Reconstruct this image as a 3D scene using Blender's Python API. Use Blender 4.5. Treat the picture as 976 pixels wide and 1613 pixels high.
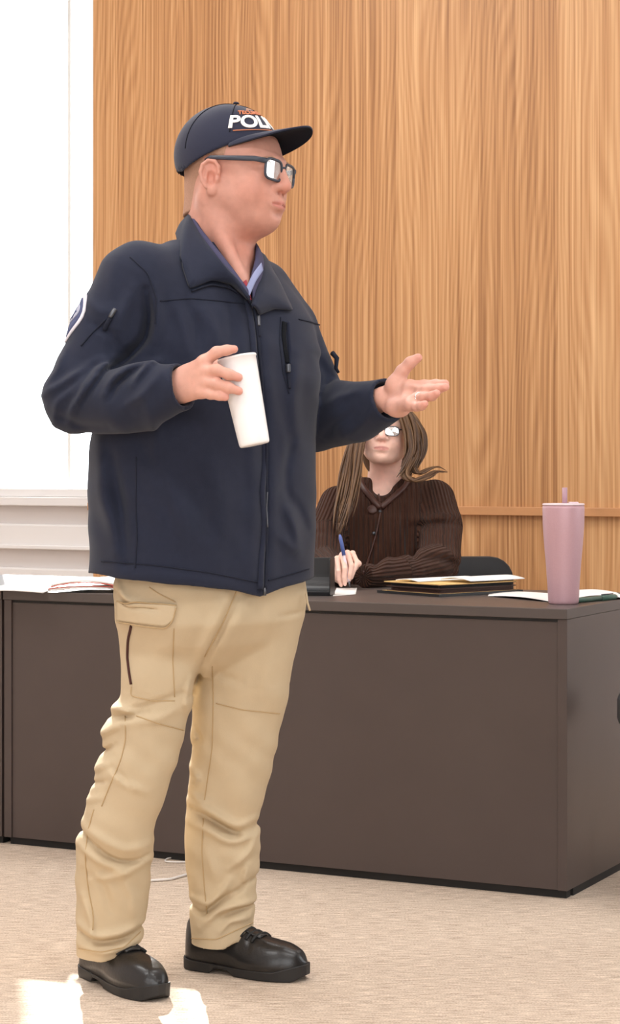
import bpy, math, random
import numpy as np
from mathutils import Vector, Matrix
random.seed(4); np.random.seed(4)
for o in list(bpy.data.objects): bpy.data.objects.remove(o)
SC = bpy.context.scene
COL = SC.collection

# ------------------------------------------------------------------ camera, world, lights, exposure
FPX, CX, HY, CAMZ = 3300.0, 488.0, 730.0, 1.10        # focal length in pixels of the 976x1613 frame
cam_d = bpy.data.cameras.new('camera'); cam = bpy.data.objects.new('camera', cam_d); COL.objects.link(cam)
cam.location = (0, 0, CAMZ); cam.rotation_euler = (math.pi/2, 0, 0)
cam_d.sensor_fit = 'HORIZONTAL'; cam_d.sensor_width = 36; cam_d.lens = 36*FPX/976
cam_d.shift_y = (HY-806.5)/976; cam_d.clip_start = .05; cam_d.clip_end = 200
SC.camera = cam
SC.view_settings.view_transform = 'Standard'; SC.view_settings.look = 'None'
SC.view_settings.gamma = 1; SC.view_settings.use_curve_mapping = False
SC.view_settings.exposure = 0.0
w = bpy.data.worlds.new('sky'); SC.world = w; w.use_nodes = True
bg = w.node_tree.nodes['Background']; bg.inputs[0].default_value = (.93, .97, 1, 1); bg.inputs[1].default_value = 5.0

def area(name, loc, target, sx, sy, watts, col=(1, 1, 1)):
    l = bpy.data.lights.new(name, 'AREA'); l.shape = 'RECTANGLE'; l.size = sx; l.size_y = sy; l.energy = watts; l.color = col
    o = bpy.data.objects.new(name, l); COL.objects.link(o); o.location = loc
    d = Vector(target)-Vector(loc); o.rotation_euler = d.to_track_quat('-Z', 'Y').to_euler(); return o
sun = bpy.data.lights.new('sun', 'SUN'); sun.energy = 16; sun.angle = .009; sun.color = (1, .97, .92)
so = bpy.data.objects.new('sun', sun); COL.objects.link(so); so.location = (-2, 14, 6)
so.rotation_euler = Vector((.161, -1, -.50)).to_track_quat('-Z', 'Y').to_euler()
# ceiling troffers and unseen soft fill lamps added behind the camera
for x, y, e in ((-2.0, 1.8, 50), (1.4, 1.8, 50), (-2.0, 4.2, 50), (1.4, 4.2, 30), (-1.2, 6.6, 58), (1.4, 6.3, 10)):
    area('ceiling_lamp', (x, y, 3.92), (x, y+.001, 0), 1.5, .8, e, (.98, .98, .98))
area('soft_fill', (1.2, -2.6, 2.2), (0.0, 5, 1.2), 3.4, 2.6, 112, (.95, .98, 1))
area('soft_fill', (-2.4, -2.4, 2.1), (0.0, 5, 1.1), 2.4, 2.4, 62, (.95, .98, 1))
#area('soft_fill', (3.9, 3.4, 2.2), (0, 4.6, 1.3), 1.6, 2.2, 34, (.93, .97, 1))

# ------------------------------------------------------------------ naming and mesh helpers
def tag(o, label=None, cat=None, group=None, kind=None):
    if label: o['label'] = label
    if cat: o['category'] = cat
    if group: o['group'] = group
    if kind: o['kind'] = kind
    return o
def empty(name, loc, label=None, cat=None, group=None):
    o = bpy.data.objects.new(name, None); COL.objects.link(o); o.location = loc; o.empty_display_size = .1
    return tag(o, label, cat, group)
def wloc(o):
    v = np.zeros(3)
    while o is not None:
        v = v+np.array(o.location); o = o.parent
    return v
def mk(name, V, F, mat, parent=None, loc=None, smooth=True, bevel=0):
    V = np.asarray(V, float).reshape(-1, 3)
    off = wloc(parent) if parent is not None else (np.array(loc, float) if loc is not None else np.array([V[:, 0].mean(), V[:, 1].mean(), V[:, 2].min()]))
    me = bpy.data.meshes.new(name)
    if isinstance(F, np.ndarray):
        n = len(F); k = F.shape[1]
        me.vertices.add(len(V)); me.vertices.foreach_set('co', (V-off).astype(np.float32).ravel())
        me.loops.add(n*k); me.loops.foreach_set('vertex_index', F.astype(np.int32).ravel())
        me.polygons.add(n); me.polygons.foreach_set('loop_start', np.arange(0, n*k, k, dtype=np.int32))
        me.polygons.foreach_set('loop_total', np.full(n, k, np.int32)); me.update(calc_edges=True); me.validate()
    else:
        me.from_pydata((V-off).tolist(), [], [tuple(f) for f in F]); me.update()
    me.polygons.foreach_set('use_smooth', np.full(len(me.polygons), smooth))
    me.materials.append(mat)
    o = bpy.data.objects.new(name, me); COL.objects.link(o)
    if parent is not None: o.parent = parent
    else: o.location = off
    if bevel:
        b = o.modifiers.new('bevel', 'BEVEL'); b.width = bevel; b.segments = 2; b.limit_method = 'ANGLE'; b.harden_normals = False
    return o
class MB:
    def __init__(s): s.v = []; s.f = []
    def add(s, V, F):
        n = len(s.v); s.v += [tuple(map(float, p)) for p in V]; s.f += [tuple(int(i)+n for i in q) for q in F]
    def box(s, c, size, ex=(1, 0, 0), ey=(0, 1, 0), ez=(0, 0, 1)):
        c = np.array(c, float); e = [np.array(a, float)*h/2 for a, h in zip((ex, ey, ez), size)]
        V = [c+e[0]*i+e[1]*j+e[2]*k for i in (-1, 1) for j in (-1, 1) for k in (-1, 1)]
        F = [(0, 1, 3, 2), (4, 6, 7, 5), (0, 4, 5, 1), (2, 3, 7, 6), (0, 2, 6, 4), (1, 5, 7, 3)]
        if np.dot(np.cross(e[0], e[1]), e[2]) < 0: F = [f[::-1] for f in F]
        s.add(V, F); return s
    def tube(s, P, R, seg=10, flat=None, up=None):
        P = np.array(P, float); n = len(P); R = np.broadcast_to(np.array(R, float), (n,)); V = []; F = []
        prev = None
        for i in range(n):
            t = P[min(i+1, n-1)]-P[max(i-1, 0)]; t = t/(np.linalg.norm(t)+1e-12)
            if up is not None: a = np.array(up[i] if np.ndim(up) == 2 else up, float)
            else: a = prev if prev is not None else (np.array([0, 0, 1.]) if abs(t[2]) < .9 else np.array([1., 0, 0]))
            a = a-t*np.dot(a, t); a /= np.linalg.norm(a)+1e-12; prev = a; b = np.cross(t, a)
            fl = 1 if flat is None else flat
            for k in range(seg):
                th = 2*math.pi*k/seg; V.append(P[i]+R[i]*(math.cos(th)*b+fl*math.sin(th)*a))
        for i in range(n-1):
            for k in range(seg):
                F.append((i*seg+k, i*seg+(k+1) % seg, (i+1)*seg+(k+1) % seg, (i+1)*seg+k))
        F.append(tuple(range(seg))[::-1]); F.append(tuple((n-1)*seg+k for k in range(seg)))
        s.add(V, F); return s
    def lathe(s, prof, c=(0, 0, 0), axis=(0, 0, 1), seg=48):
        ax = np.array(axis, float); ax /= np.linalg.norm(ax)
        a = np.cross(ax, [0, 1., 0.1]); a /= np.linalg.norm(a); b = np.cross(ax, a); V = []; F = []; c = np.array(c, float)
        for r, z in prof:
            for k in range(seg):
                th = 2*math.pi*k/seg; V.append(c+ax*z+r*(math.cos(th)*a+math.sin(th)*b))
        n = len(prof)
        for i in range(n-1):
            for k in range(seg): F.append((i*seg+k, i*seg+(k+1) % seg, (i+1)*seg+(k+1) % seg, (i+1)*seg+k))
        if prof[0][0] > 1e-6: F.append(tuple(range(seg))[::-1])
        if prof[-1][0] > 1e-6: F.append(tuple((n-1)*seg+k for k in range(seg)))
        s.add(V, F); return s
    def sheet(s, G, N, th):
        """grid of points G (nu,nv,3) with normals N thickened by th"""
        nu, nv = G.shape[:2]; A = (G+N*th/2).reshape(-1, 3); B = (G-N*th/2).reshape(-1, 3); m = nu*nv
        F = []
        for i in range(nu-1):
            for j in range(nv-1):
                q = (i*nv+j, (i+1)*nv+j, (i+1)*nv+j+1, i*nv+j+1); F.append(q); F.append(tuple(m+x for x in q[::-1]))
        ring = [i*nv for i in range(nu)]+[(nu-1)*nv+j for j in range(1, nv)]+[i*nv+nv-1 for i in range(nu-2, -1, -1)]+[j for j in range(nv-2, 0, -1)]
        for a, b in zip(ring, ring[1:]+ring[:1]): F.append((b, a, m+a, m+b))
        s.add(np.vstack([A, B]), F); return s
    def poly(s, pts, depth):
        """extruded polygon: pts (n,3) front outline, depth vector"""
        pts = np.array(pts, float); n = len(pts); V = np.vstack([pts, pts+np.array(depth)])
        F = [tuple(range(n)), tuple(range(2*n-1, n-1, -1))]+[((i+1) % n, i, n+i, n+(i+1) % n) for i in range(n)]
        s.add(V, F); return s
    def build(s, name, mat, parent=None, loc=None, smooth=True, bevel=0, fix=True):
        o = mk(name, s.v, s.f, mat, parent, loc, smooth, bevel)
        if fix:
            import bmesh
            bm = bmesh.new(); bm.from_mesh(o.data); bmesh.ops.recalc_face_normals(bm, faces=bm.faces); bm.to_mesh(o.data); bm.free()
        return o

# ------------------------------------------------------------------ materials
def mat(name, col, rough=.6, metal=0, spec=.5, sheen=0, noise=None, bump=None, sub=0, coat=0):
    """noise=(scale, amount) mottles the colour; bump=(scale, strength) roughens the surface"""
    m = bpy.data.materials.new(name); m.use_nodes = True; nt = m.node_tree; b = nt.nodes['Principled BSDF']
    b.inputs['Base Color'].default_value = (*col, 1); b.inputs['Roughness'].default_value = rough
    b.inputs['Metallic'].default_value = metal; b.inputs['Specular IOR Level'].default_value = spec
    if sheen: b.inputs['Sheen Weight'].default_value = sheen; b.inputs['Sheen Roughness'].default_value = .5
    if coat: b.inputs['Coat Weight'].default_value = coat; b.inputs['Coat Roughness'].default_value = .2
    if sub:
        b.inputs['Subsurface Weight'].default_value = sub; b.inputs['Subsurface Radius'].default_value = (1, .35, .2); b.inputs['Subsurface Scale'].default_value = .008
    tc = nt.nodes.new('ShaderNodeTexCoord')
    if noise:
        n = nt.nodes.new('ShaderNodeTexNoise'); n.inputs['Scale'].default_value = noise[0]; n.inputs['Detail'].default_value = 4
        nt.links.new(tc.outputs['Object'], n.inputs['Vector'])
        mx = nt.nodes.new('ShaderNodeMix'); mx.data_type = 'RGBA'; k = noise[1]
        mx.inputs[6].default_value = (*[max(0, c*(1-k)) for c in col], 1); mx.inputs[7].default_value = (*[min(1, c*(1+k)) for c in col], 1)
        nt.links.new(n.outputs[0], mx.inputs[0]); nt.links.new(mx.outputs[2], b.inputs['Base Color'])
    if bump:
        n2 = nt.nodes.new('ShaderNodeTexNoise'); n2.inputs['Scale'].default_value = bump[0]; n2.inputs['Detail'].default_value = 3
        nt.links.new(tc.outputs['Object'], n2.inputs['Vector'])
        bp = nt.nodes.new('ShaderNodeBump'); bp.inputs['Strength'].default_value = bump[1]; bp.inputs['Distance'].default_value = .004
        nt.links.new(n2.outputs[0], bp.inputs['Height']); nt.links.new(bp.outputs[0], b.inputs['Normal'])
    return m
def srgb(r, g, b):
    f = lambda c: (c/12.92 if c <= .04045 else ((c+.055)/1.055)**2.4)
    return tuple(f(x/255) for x in (r, g, b))
M = {}
M['white'] = mat('white_paint', (.80, .78, .77), .5)
M['wallpaint'] = mat('wall_paint', (.74, .69, .67), .7, noise=(3, .03))
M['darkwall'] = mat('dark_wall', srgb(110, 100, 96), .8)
M['desk'] = mat('dark_laminate', srgb(74, 63, 60), .38, noise=(9, .08), bump=(300, .05))
M['desktop'] = mat('desk_top_laminate', srgb(80, 71, 68), .42, noise=(12, .08))
M['black'] = mat('black_plastic', (.012, .012, .014), .4)
M['dark'] = mat('near_black', (.01, .009, .009), .7)  # near-black small parts, and the painted shade in the desk gaps
M['paper'] = mat('paper', (.85, .84, .82), .7)
M['redpaper'] = mat('red_paper', srgb(200, 90, 75), .7)
M['manila'] = mat('manila_card', srgb(226, 186, 120), .7)
M['brownfile'] = mat('brown_file', srgb(70, 42, 32), .6, noise=(30, .2))
M['navy'] = mat('navy_softshell', srgb(39, 43, 59), .85, spec=.15, sheen=.10, noise=(60, .12), bump=(700, .12))
M['navyseam'] = mat('navy_seam', srgb(35, 38, 51), .85, spec=.2)
M['navydark'] = mat('black_pocket_mesh', (.006, .007, .010), .9, spec=.2)
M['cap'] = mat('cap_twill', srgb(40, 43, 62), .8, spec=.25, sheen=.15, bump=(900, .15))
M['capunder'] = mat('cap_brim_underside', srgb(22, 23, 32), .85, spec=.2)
M['khaki'] = mat('khaki_ripstop', srgb(198, 179, 149), .85, spec=.12, noise=(25, .06), bump=(500, .1))
M['khakiseam'] = mat('khaki_seam', srgb(184, 158, 120), .85, spec=.2)
M['shirt'] = mat('navy_shirt', srgb(74, 72, 98), .8, spec=.2, bump=(600, .1))
M['shirtlight'] = mat('shirt_placket', srgb(140, 146, 180), .8, spec=.2)
M['leather'] = mat('black_leather', (.012, .011, .011), .33, bump=(160, .12), coat=.15)
M['sole'] = mat('black_rubber', (.016, .015, .015), .55)
M['lace'] = mat('black_lace', (.010, .010, .010), .7)
M['cup'] = mat('white_cup', (.93, .92, .92), .35)
M['pink'] = mat('pink_powder_coat', srgb(194, 156, 164), .42, metal=.15, noise=(350, .07), bump=(450, .08))
M['pinkclear'] = mat('straw_plastic', srgb(176, 140, 152), .3)
M['lid'] = mat('lid_plastic', srgb(228, 206, 212), .3)
M['metal'] = mat('gunmetal', srgb(96, 98, 104), .35, metal=.8)
M['silver'] = mat('silver', (.8, .8, .8), .25, metal=1)
M['glassframe'] = mat('grey_spectacle_frame', srgb(58, 62, 74), .4)
M['eyewhite'] = mat('eye_white', (.75, .72, .70), .2)
M['iris'] = mat('iris', (.05, .06, .07), .2)
M['stubble'] = mat('grey_cropped_hair', srgb(182, 142, 120), .85, spec=.2, noise=(260, .16), bump=(700, .35))
M['cable'] = mat('white_cable', (.78, .74, .70), .5)
M['greenpen'] = mat('green_pen', srgb(62, 92, 78), .35)
M['bluepen'] = mat('blue_pen', srgb(84, 104, 170), .35)
M['capwhite'] = mat('white_thread', (.92, .90, .86), .8)
M['caporange'] = mat('orange_thread', srgb(206, 128, 92), .8)
M['patchrim'] = mat('silver_thread', srgb(222, 218, 226), .8, noise=(220, .2))
M['patchblue'] = mat('patch_blue', srgb(70, 78, 112), .8, noise=(160, .45))
M['patchgrey'] = mat('patch_grey', srgb(170, 172, 190), .8, noise=(260, .25))
M['chair'] = mat('black_upholstery', (.010, .010, .012), .7, sheen=.1, bump=(300, .1))
def glass_mat(name, tint, refl):
    m = bpy.data.materials.new(name); m.use_nodes = True; nt = m.node_tree; nt.nodes.clear()
    out = nt.nodes.new('ShaderNodeOutputMaterial'); tr = nt.nodes.new('ShaderNodeBsdfTransparent'); gl = nt.nodes.new('ShaderNodeBsdfGlossy')
    tr.inputs[0].default_value = (*tint, 1); gl.inputs[1].default_value = .02
    mx = nt.nodes.new('ShaderNodeMixShader'); mx.inputs[0].default_value = refl
    nt.links.new(tr.outputs[0], mx.inputs[1]); nt.links.new(gl.outputs[0], mx.inputs[2]); nt.links.new(mx.outputs[0], out.inputs[0]); return m
M['pane'] = glass_mat('window_glass', (.98, .99, .99), .05)
M['lens'] = glass_mat('spectacle_lens', (.96, .97, .97), .34)

def skin_mat(name, base):
    m = mat(name, base, .48, spec=.4, sub=.12, bump=(420, .06)); nt = m.node_tree; b = nt.nodes['Principled BSDF']
    a = nt.nodes.new('ShaderNodeAttribute'); a.attribute_name = 'tone'
    n = nt.nodes.new('ShaderNodeTexNoise'); n.inputs['Scale'].default_value = 55; n.inputs['Detail'].default_value = 4
    tc = nt.nodes.new('ShaderNodeTexCoord'); nt.links.new(tc.outputs['Object'], n.inputs['Vector'])
    r = nt.nodes.new('ShaderNodeMapRange'); r.inputs[3].default_value = .84; r.inputs[4].default_value = 1.14; nt.links.new(n.outputs[0], r.inputs[0])
    vm = nt.nodes.new('ShaderNodeVectorMath'); vm.operation = 'SCALE'; nt.links.new(a.outputs['Color'], vm.inputs[0]); nt.links.new(r.outputs[0], vm.inputs['Scale'])
    nt.links.new(vm.outputs[0], b.inputs['Base Color']); return m
M['skin'] = skin_mat('ruddy_skin', (.6, .36, .28)); M['skin2'] = skin_mat('fair_skin', (.7, .45, .36))

def wood_mat():
    m = bpy.data.materials.new('oak_veneer'); m.use_nodes = True; nt = m.node_tree; N = nt.nodes; L = nt.links; b = N['Principled BSDF']
    tc = N.new('ShaderNodeTexCoord'); mp = N.new('ShaderNodeMapping'); L.new(tc.outputs['Object'], mp.inputs[0])
    sx = N.new('ShaderNodeSeparateXYZ'); L.new(mp.outputs[0], sx.inputs[0])
    def math_(op, a, bv=None, c=None):
        n = N.new('ShaderNodeMath'); n.operation = op
        for i, x in enumerate((a, bv, c)):
            if x is None: continue
            if isinstance(x, (int, float)): n.inputs[i].default_value = x
            else: L.new(x, n.inputs[i])
        return n.outputs[0]
    # veneer leaves of uneven tone, .62 m wide
    leaf = math_('FLOOR', math_('DIVIDE', math_('ADD', sx.outputs[0], .2), .33))
    wn = N.new('ShaderNodeTexWhiteNoise'); wn.noise_dimensions = '1D'; L.new(leaf, wn.inputs['W'])
    def noise(scx, scz, det, off, dist=0):
        c = N.new('ShaderNodeCombineXYZ'); L.new(math_('MULTIPLY_ADD', sx.outputs[0], scx, math_('MULTIPLY', wn.outputs[0], 37.0)), c.inputs[0])
        L.new(math_('MULTIPLY_ADD', sx.outputs[2], scz, off), c.inputs[2])
        n = N.new('ShaderNodeTexNoise'); n.inputs['Scale'].default_value = 1; n.inputs['Detail'].default_value = det; n.inputs['Distortion'].default_value = dist
        L.new(c.outputs[0], n.inputs['Vector']); return n.outputs[0]
    big = noise(3.2, .40, 2, 3.1)
    c = N.new('ShaderNodeCombineXYZ'); L.new(math_('ADD', math_('MULTIPLY', sx.outputs[0], 1), math_('MULTIPLY', big, .42)), c.inputs[0])
    wv = N.new('ShaderNodeTexWave'); wv.wave_type = 'BANDS'; wv.bands_direction = 'X'; wv.inputs['Scale'].default_value = 13; wv.inputs['Distortion'].default_value = 0
    L.new(c.outputs[0], wv.inputs['Vector'])
    fine = noise(150, 1.0, 5, 0, .25); mid = noise(38, .5, 3, 7, .4)
    t = math_('ADD', math_('MULTIPLY', wv.outputs['Color'], .13), math_('ADD', math_('MULTIPLY', fine, .80), math_('MULTIPLY', mid, .55)))
    t = math_('ADD', t, math_('MULTIPLY', math_('SUBTRACT', wn.outputs[0], .5), .20))
    cr = N.new('ShaderNodeValToRGB'); L.new(math_('SUBTRACT', t, .225), cr.inputs[0]); e = cr.color_ramp.elements
    e[0].position = .18; e[0].color = (*srgb(140, 93, 56), 1); e[1].position = .86; e[1].color = (*srgb(226, 182, 134), 1)
    k = e.new(.5); k.color = (*srgb(194, 144, 97), 1)
    L.new(cr.outputs[0], b.inputs['Base Color']); b.inputs['Roughness'].default_value = .42; b.inputs['Specular IOR Level'].default_value = .4
    bp = N.new('ShaderNodeBump'); bp.inputs['Strength'].default_value = .12; bp.inputs['Distance'].default_value = .002; L.new(fine, bp.inputs['Height']); L.new(bp.outputs[0], b.inputs['Normal'])
    return m
M['wood'] = wood_mat(); M['rail'] = mat('oak_rail', srgb(196, 142, 96), .45, noise=(14, .14))
def carpet_mat():
    m = bpy.data.materials.new('loop_carpet'); m.use_nodes = True; nt = m.node_tree; N = nt.nodes; L = nt.links; b = N['Principled BSDF']
    tc = N.new('ShaderNodeTexCoord')
    def nz(sx, sy, det):
        mp = N.new('ShaderNodeMapping'); mp.inputs['Scale'].default_value = (sx, sy, 1); L.new(tc.outputs['Object'], mp.inputs[0])
        n = N.new('ShaderNodeTexNoise'); n.inputs['Scale'].default_value = 1; n.inputs['Detail'].default_value = det; L.new(mp.outputs[0], n.inputs['Vector']); return n.outputs[0]
    a = nz(22, 150, 3); c = nz(220, 260, 2)
    ad = N.new('ShaderNodeMath'); ad.operation = 'MULTIPLY_ADD'; ad.inputs[1].default_value = .55; L.new(a, ad.inputs[0])
    ml = N.new('ShaderNodeMath'); ml.operation = 'MULTIPLY'; ml.inputs[1].default_value = .45; L.new(c, ml.inputs[0]); L.new(ml.outputs[0], ad.inputs[2])
    cr = N.new('ShaderNodeValToRGB'); L.new(ad.outputs[0], cr.inputs[0]); e = cr.color_ramp.elements
    e[0].position = .33; e[0].color = (*srgb(160, 139, 121), 1); e[1].position = .66; e[1].color = (*srgb(232, 214, 195), 1)
    L.new(cr.outputs[0], b.inputs['Base Color']); b.inputs['Roughness'].default_value = .9; b.inputs['Specular IOR Level'].default_value = .15
    bp = N.new('ShaderNodeBump'); bp.inputs['Strength'].default_value = .5; bp.inputs['Distance'].default_value = .004; L.new(ad.outputs[0], bp.inputs['Height']); L.new(bp.outputs[0], b.inputs['Normal'])
    return m
M['carpet'] = carpet_mat()

# ------------------------------------------------------------------ implicit surfaces: blended solids meshed by surface nets
def unit(v): v = np.array(v, float); return v/np.linalg.norm(v)
def PX(px, py, Y): return np.array([(px-CX)*Y/FPX, Y, CAMZ-(py-HY)*Y/FPX])
class Field:
    def __init__(s, xs, ys, zs):
        s.x, s.y, s.z = (np.asarray(a, np.float32) for a in (xs, ys, zs)); s.F = np.full((len(s.x), len(s.y), len(s.z)), .5, np.float32)
    def sl(s, lo, hi):
        r = []
        for a, l, h in zip((s.x, s.y, s.z), lo, hi):
            i = max(0, int(np.searchsorted(a, l))-1); j = min(len(a), int(np.searchsorted(a, h))+1)
            if j-i < 2: return None
            r.append(slice(i, j))
        return tuple(r)
    def grid(s, q): return s.x[q[0]][:, None, None], s.y[q[1]][None, :, None], s.z[q[2]][None, None, :]
    def blend(s, fn, lo, hi, k, op='add'):
        q = s.sl(np.array(lo)-k-.02, np.array(hi)+k+.02)
        if q is None: return
        d = fn(*s.grid(q)).astype(np.float32); A = s.F[q]; k = max(k, 1e-5)
        if op == 'add':
            h = np.clip(.5+.5*(A-d)/k, 0, 1); s.F[q] = A*(1-h)+d*h-k*h*(1-h)
        else:                                  # subtract
            d = -d; h = np.clip(.5-.5*(A-d)/k, 0, 1); s.F[q] = A*(1-h)+d*h+k*h*(1-h)
    def cone(s, a, b, r1, r2, k=.01, op='add'):
        a = np.array(a, np.float32); b = np.array(b, np.float32); ba = b-a; L2 = float(ba@ba)+1e-12; R = max(r1, r2)
        def fn(X, Y, Z):
            px, py, pz = X-a[0], Y-a[1], Z-a[2]
            t = np.clip((px*ba[0]+py*ba[1]+pz*ba[2])/L2, 0, 1)
            return np.sqrt((px-t*ba[0])**2+(py-t*ba[1])**2+(pz-t*ba[2])**2)-(r1+(r2-r1)*t)
        s.blend(fn, np.minimum(a, b)-R, np.maximum(a, b)+R, k, op)
    def chain(s, pts, rs, k=.01, op='add'):
        for i in range(len(pts)-1): s.cone(pts[i], pts[i+1], rs[i], rs[i+1], k if i == 0 else min(k, .006), op)
    def ell(s, c, r, R=None, k=.01, op='add'):
        c = np.array(c, np.float32); R = np.eye(3) if R is None else np.array(R); ext = np.sqrt(((R*np.array(r))**2).sum(1))
        def fn(X, Y, Z):
            p = (X-c[0], Y-c[1], Z-c[2]); q = [p[0]*R[0, i]+p[1]*R[1, i]+p[2]*R[2, i] for i in range(3)]
            k0 = np.sqrt(sum((q[i]/r[i])**2 for i in range(3))); k1 = np.sqrt(sum((q[i]/r[i]**2)**2 for i in range(3)))
            return k0*(k0-1)/(k1+1e-6)
        s.blend(fn, c-ext, c+ext, k, op)
    def loft(s, z, cx, cy, a, b, yaw, n=2.3, k=.01, zlo=None, zhi=None):
        z = np.array(z, float); o = np.argsort(z); z = z[o]
        cx, cy, a, b = (np.broadcast_to(np.array(v, float), z.shape)[o] for v in (cx, cy, a, b))
        zlo = z[0] if zlo is None else zlo; zhi = z[-1] if zhi is None else zhi
        zz = np.arange(z[0]-.03, z[-1]+.03, .002); ker = np.hanning(13); ker /= ker.sum()
        T = [np.convolve(np.pad(np.interp(zz, z, v), 6, mode='edge'), ker, 'valid') for v in (cx, cy, a, b)]
        ca, sa = math.cos(yaw), math.sin(yaw); m = max(a.max(), b.max())
        def fn(X, Y, Z):
            c1, c2, aa, bb = (np.interp(Z.ravel(), zz, t).astype(np.float32)[None, None, :] for t in T)
            u = np.abs(((X-c1)*ca+(Y-c2)*sa)/aa); v = np.abs((-(X-c1)*sa+(Y-c2)*ca)/bb)
            r = (u**n+v**n)**(1/n); d = (r-1)*np.sqrt(aa*bb)
            return np.maximum(d, np.maximum(zlo-Z, Z-zhi))
        s.blend(fn, (cx.min()-m, cy.min()-m, zlo), (cx.max()+m, cy.max()+m, zhi), k)
    def cutplane(s, p, n, lo=None, hi=None):
        """remove what lies on the side n points to, inside the box lo..hi"""
        p = np.array(p, float); n = unit(n)
        q = s.sl(lo, hi) if lo is not None else (slice(None),)*3
        X, Y, Z = s.grid(q); s.F[q] = np.maximum(s.F[q], ((X-p[0])*n[0]+(Y-p[1])*n[1]+(Z-p[2])*n[2]).astype(np.float32))
    def sample(s, P):
        P = np.asarray(P, float); idx = []; fr = []
        for a, c in zip((s.x, s.y, s.z), P.T):
            i = np.clip(np.searchsorted(a, c)-1, 0, len(a)-2); idx.append(i); fr.append(np.clip((c-a[i])/(a[i+1]-a[i]), 0, 1))
        i, j, k = idx; u, v, w_ = fr; F = s.F; o = 0
        for di in (0, 1):
            for dj in (0, 1):
                for dk in (0, 1):
                    o = o+F[i+di, j+dj, k+dk]*(u if di else 1-u)*(v if dj else 1-v)*(w_ if dk else 1-w_)
        return o
    def normal(s, P, e=.004):
        P = np.asarray(P, float); g = np.stack([s.sample(P+d)-s.sample(P-d) for d in np.eye(3)*e], 1); return g/(np.linalg.norm(g, axis=1, keepdims=True)+1e-9)
    def march(s, O, D, t0, t1, n=420):
        """first outside-to-inside crossing along rays O+tD"""
        O = np.broadcast_to(np.asarray(O, float), np.shape(D)); D = np.asarray(D, float); m = len(D); ts = np.linspace(t0, t1, n)
        Fv = np.stack([s.sample(O+D*t) for t in ts], 1); c = (Fv[:, :-1] > 0) & (Fv[:, 1:] <= 0); hit = c.any(1); i = c.argmax(1)
        i = np.where(hit, i, Fv.argmin(1).clip(0, n-2)); r = np.arange(m); a, b = Fv[r, i], Fv[r, i+1]
        t = ts[i]+np.where(hit, a/(a-b+1e-9), 0)*(ts[1]-ts[0]); P = O+D*t[:, None]; return P, s.normal(P), hit
    def hit(s, pts):
        """surface point seen in the direction of photo points"""
        p = np.asarray(pts, float); D = np.stack([(p[:, 0]-CX)/FPX, np.ones(len(p)), -(p[:, 1]-HY)/FPX], 1)
        return s.march((0, 0, CAMZ), D, float(s.y[0]), float(s.y[-1]))
    def mesh(s, smooth=1):
        F = s.F; S = F < 0; n = [a-1 for a in F.shape]
        cnt = np.zeros(n, np.uint8)
        for d in np.ndindex(2, 2, 2): cnt += S[d[0]:n[0]+d[0], d[1]:n[1]+d[1], d[2]:n[2]+d[2]]
        act = (cnt > 0) & (cnt < 8); I, J, K = np.nonzero(act)
        vid = np.full(n, -1, np.int32); vid[I, J, K] = np.arange(len(I))
        cv = {d: F[I+d[0], J+d[1], K+d[2]] for d in np.ndindex(2, 2, 2)}
        acc = np.zeros((len(I), 3)); num = np.zeros(len(I))
        for ax in range(3):
            for d in np.ndindex(2, 2, 2):
                if d[ax]: continue
                e = list(d); e[ax] = 1; a, b = cv[d], cv[tuple(e)]; m = (a < 0) != (b < 0)
                t = np.where(m, a/np.where(m, a-b, 1), 0)
                for c in range(3): acc[:, c] += m*(t if c == ax else d[c])
                num += m
        acc /= num[:, None]
        V = np.stack([a[i]+acc[:, c]*(a[i+1]-a[i]) for c, (a, i) in enumerate(zip((s.x, s.y, s.z), (I, J, K)))], 1)
        Q = []
        for ax in range(3):
            o1, o2 = [(1, 2), (2, 0), (0, 1)][ax]
            A = [slice(1, n[c]) for c in range(3)]; A[ax] = slice(0, n[ax]); B = list(A); B[ax] = slice(1, n[ax]+1)
            s0, s1 = S[tuple(A)], S[tuple(B)]; ch = s0 != s1; idx = list(np.nonzero(ch)); sg = s0[tuple(idx)]
            for c in range(3):
                if c != ax: idx[c] = idx[c]+1
            def vv(d1, d2):
                k = [x.copy() for x in idx]; k[o1] -= d1; k[o2] -= d2; return vid[k[0], k[1], k[2]]
            q = np.stack([vv(1, 1), vv(0, 1), vv(0, 0), vv(1, 0)], 1); q[~sg] = q[~sg][:, ::-1]; Q.append(q)
        Q = np.vstack(Q); Q = Q[(Q >= 0).all(1)]
        for it in range(smooth*2):
            lam = .5 if it % 2 == 0 else -.52
            e = np.vstack([Q[:, [0, 1]], Q[:, [1, 2]], Q[:, [2, 3]], Q[:, [3, 0]]]); s_ = np.zeros_like(V); c_ = np.bincount(e[:, 0], minlength=len(V))+np.bincount(e[:, 1], minlength=len(V))
            for c in range(3): s_[:, c] = np.bincount(e[:, 0], V[e[:, 1], c], len(V))+np.bincount(e[:, 1], V[e[:, 0], c], len(V))
            V = V+lam*(s_/np.maximum(c_, 1)[:, None]-V)
        return V, Q
def rng(a, b, d): return np.arange(a, b+d, d)
def set_tone(o, colors):
    at = o.data.color_attributes.new('tone', 'FLOAT_COLOR', 'POINT'); c = np.ones((len(colors), 4), np.float32); c[:, :3] = colors; at.data.foreach_set('color', c.ravel())
def dens(pts, n=40):
    p = np.array(pts, float); L = np.r_[0, np.cumsum(np.linalg.norm(np.diff(p, axis=0), axis=1))]; t = np.linspace(0, L[-1], n)
    q = np.stack([np.interp(t, L, p[:, c]) for c in range(p.shape[1])], 1)
    for _ in range(2): q[1:-1] = (q[:-2]+2*q[1:-1]+q[2:])/4
    return q
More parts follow.
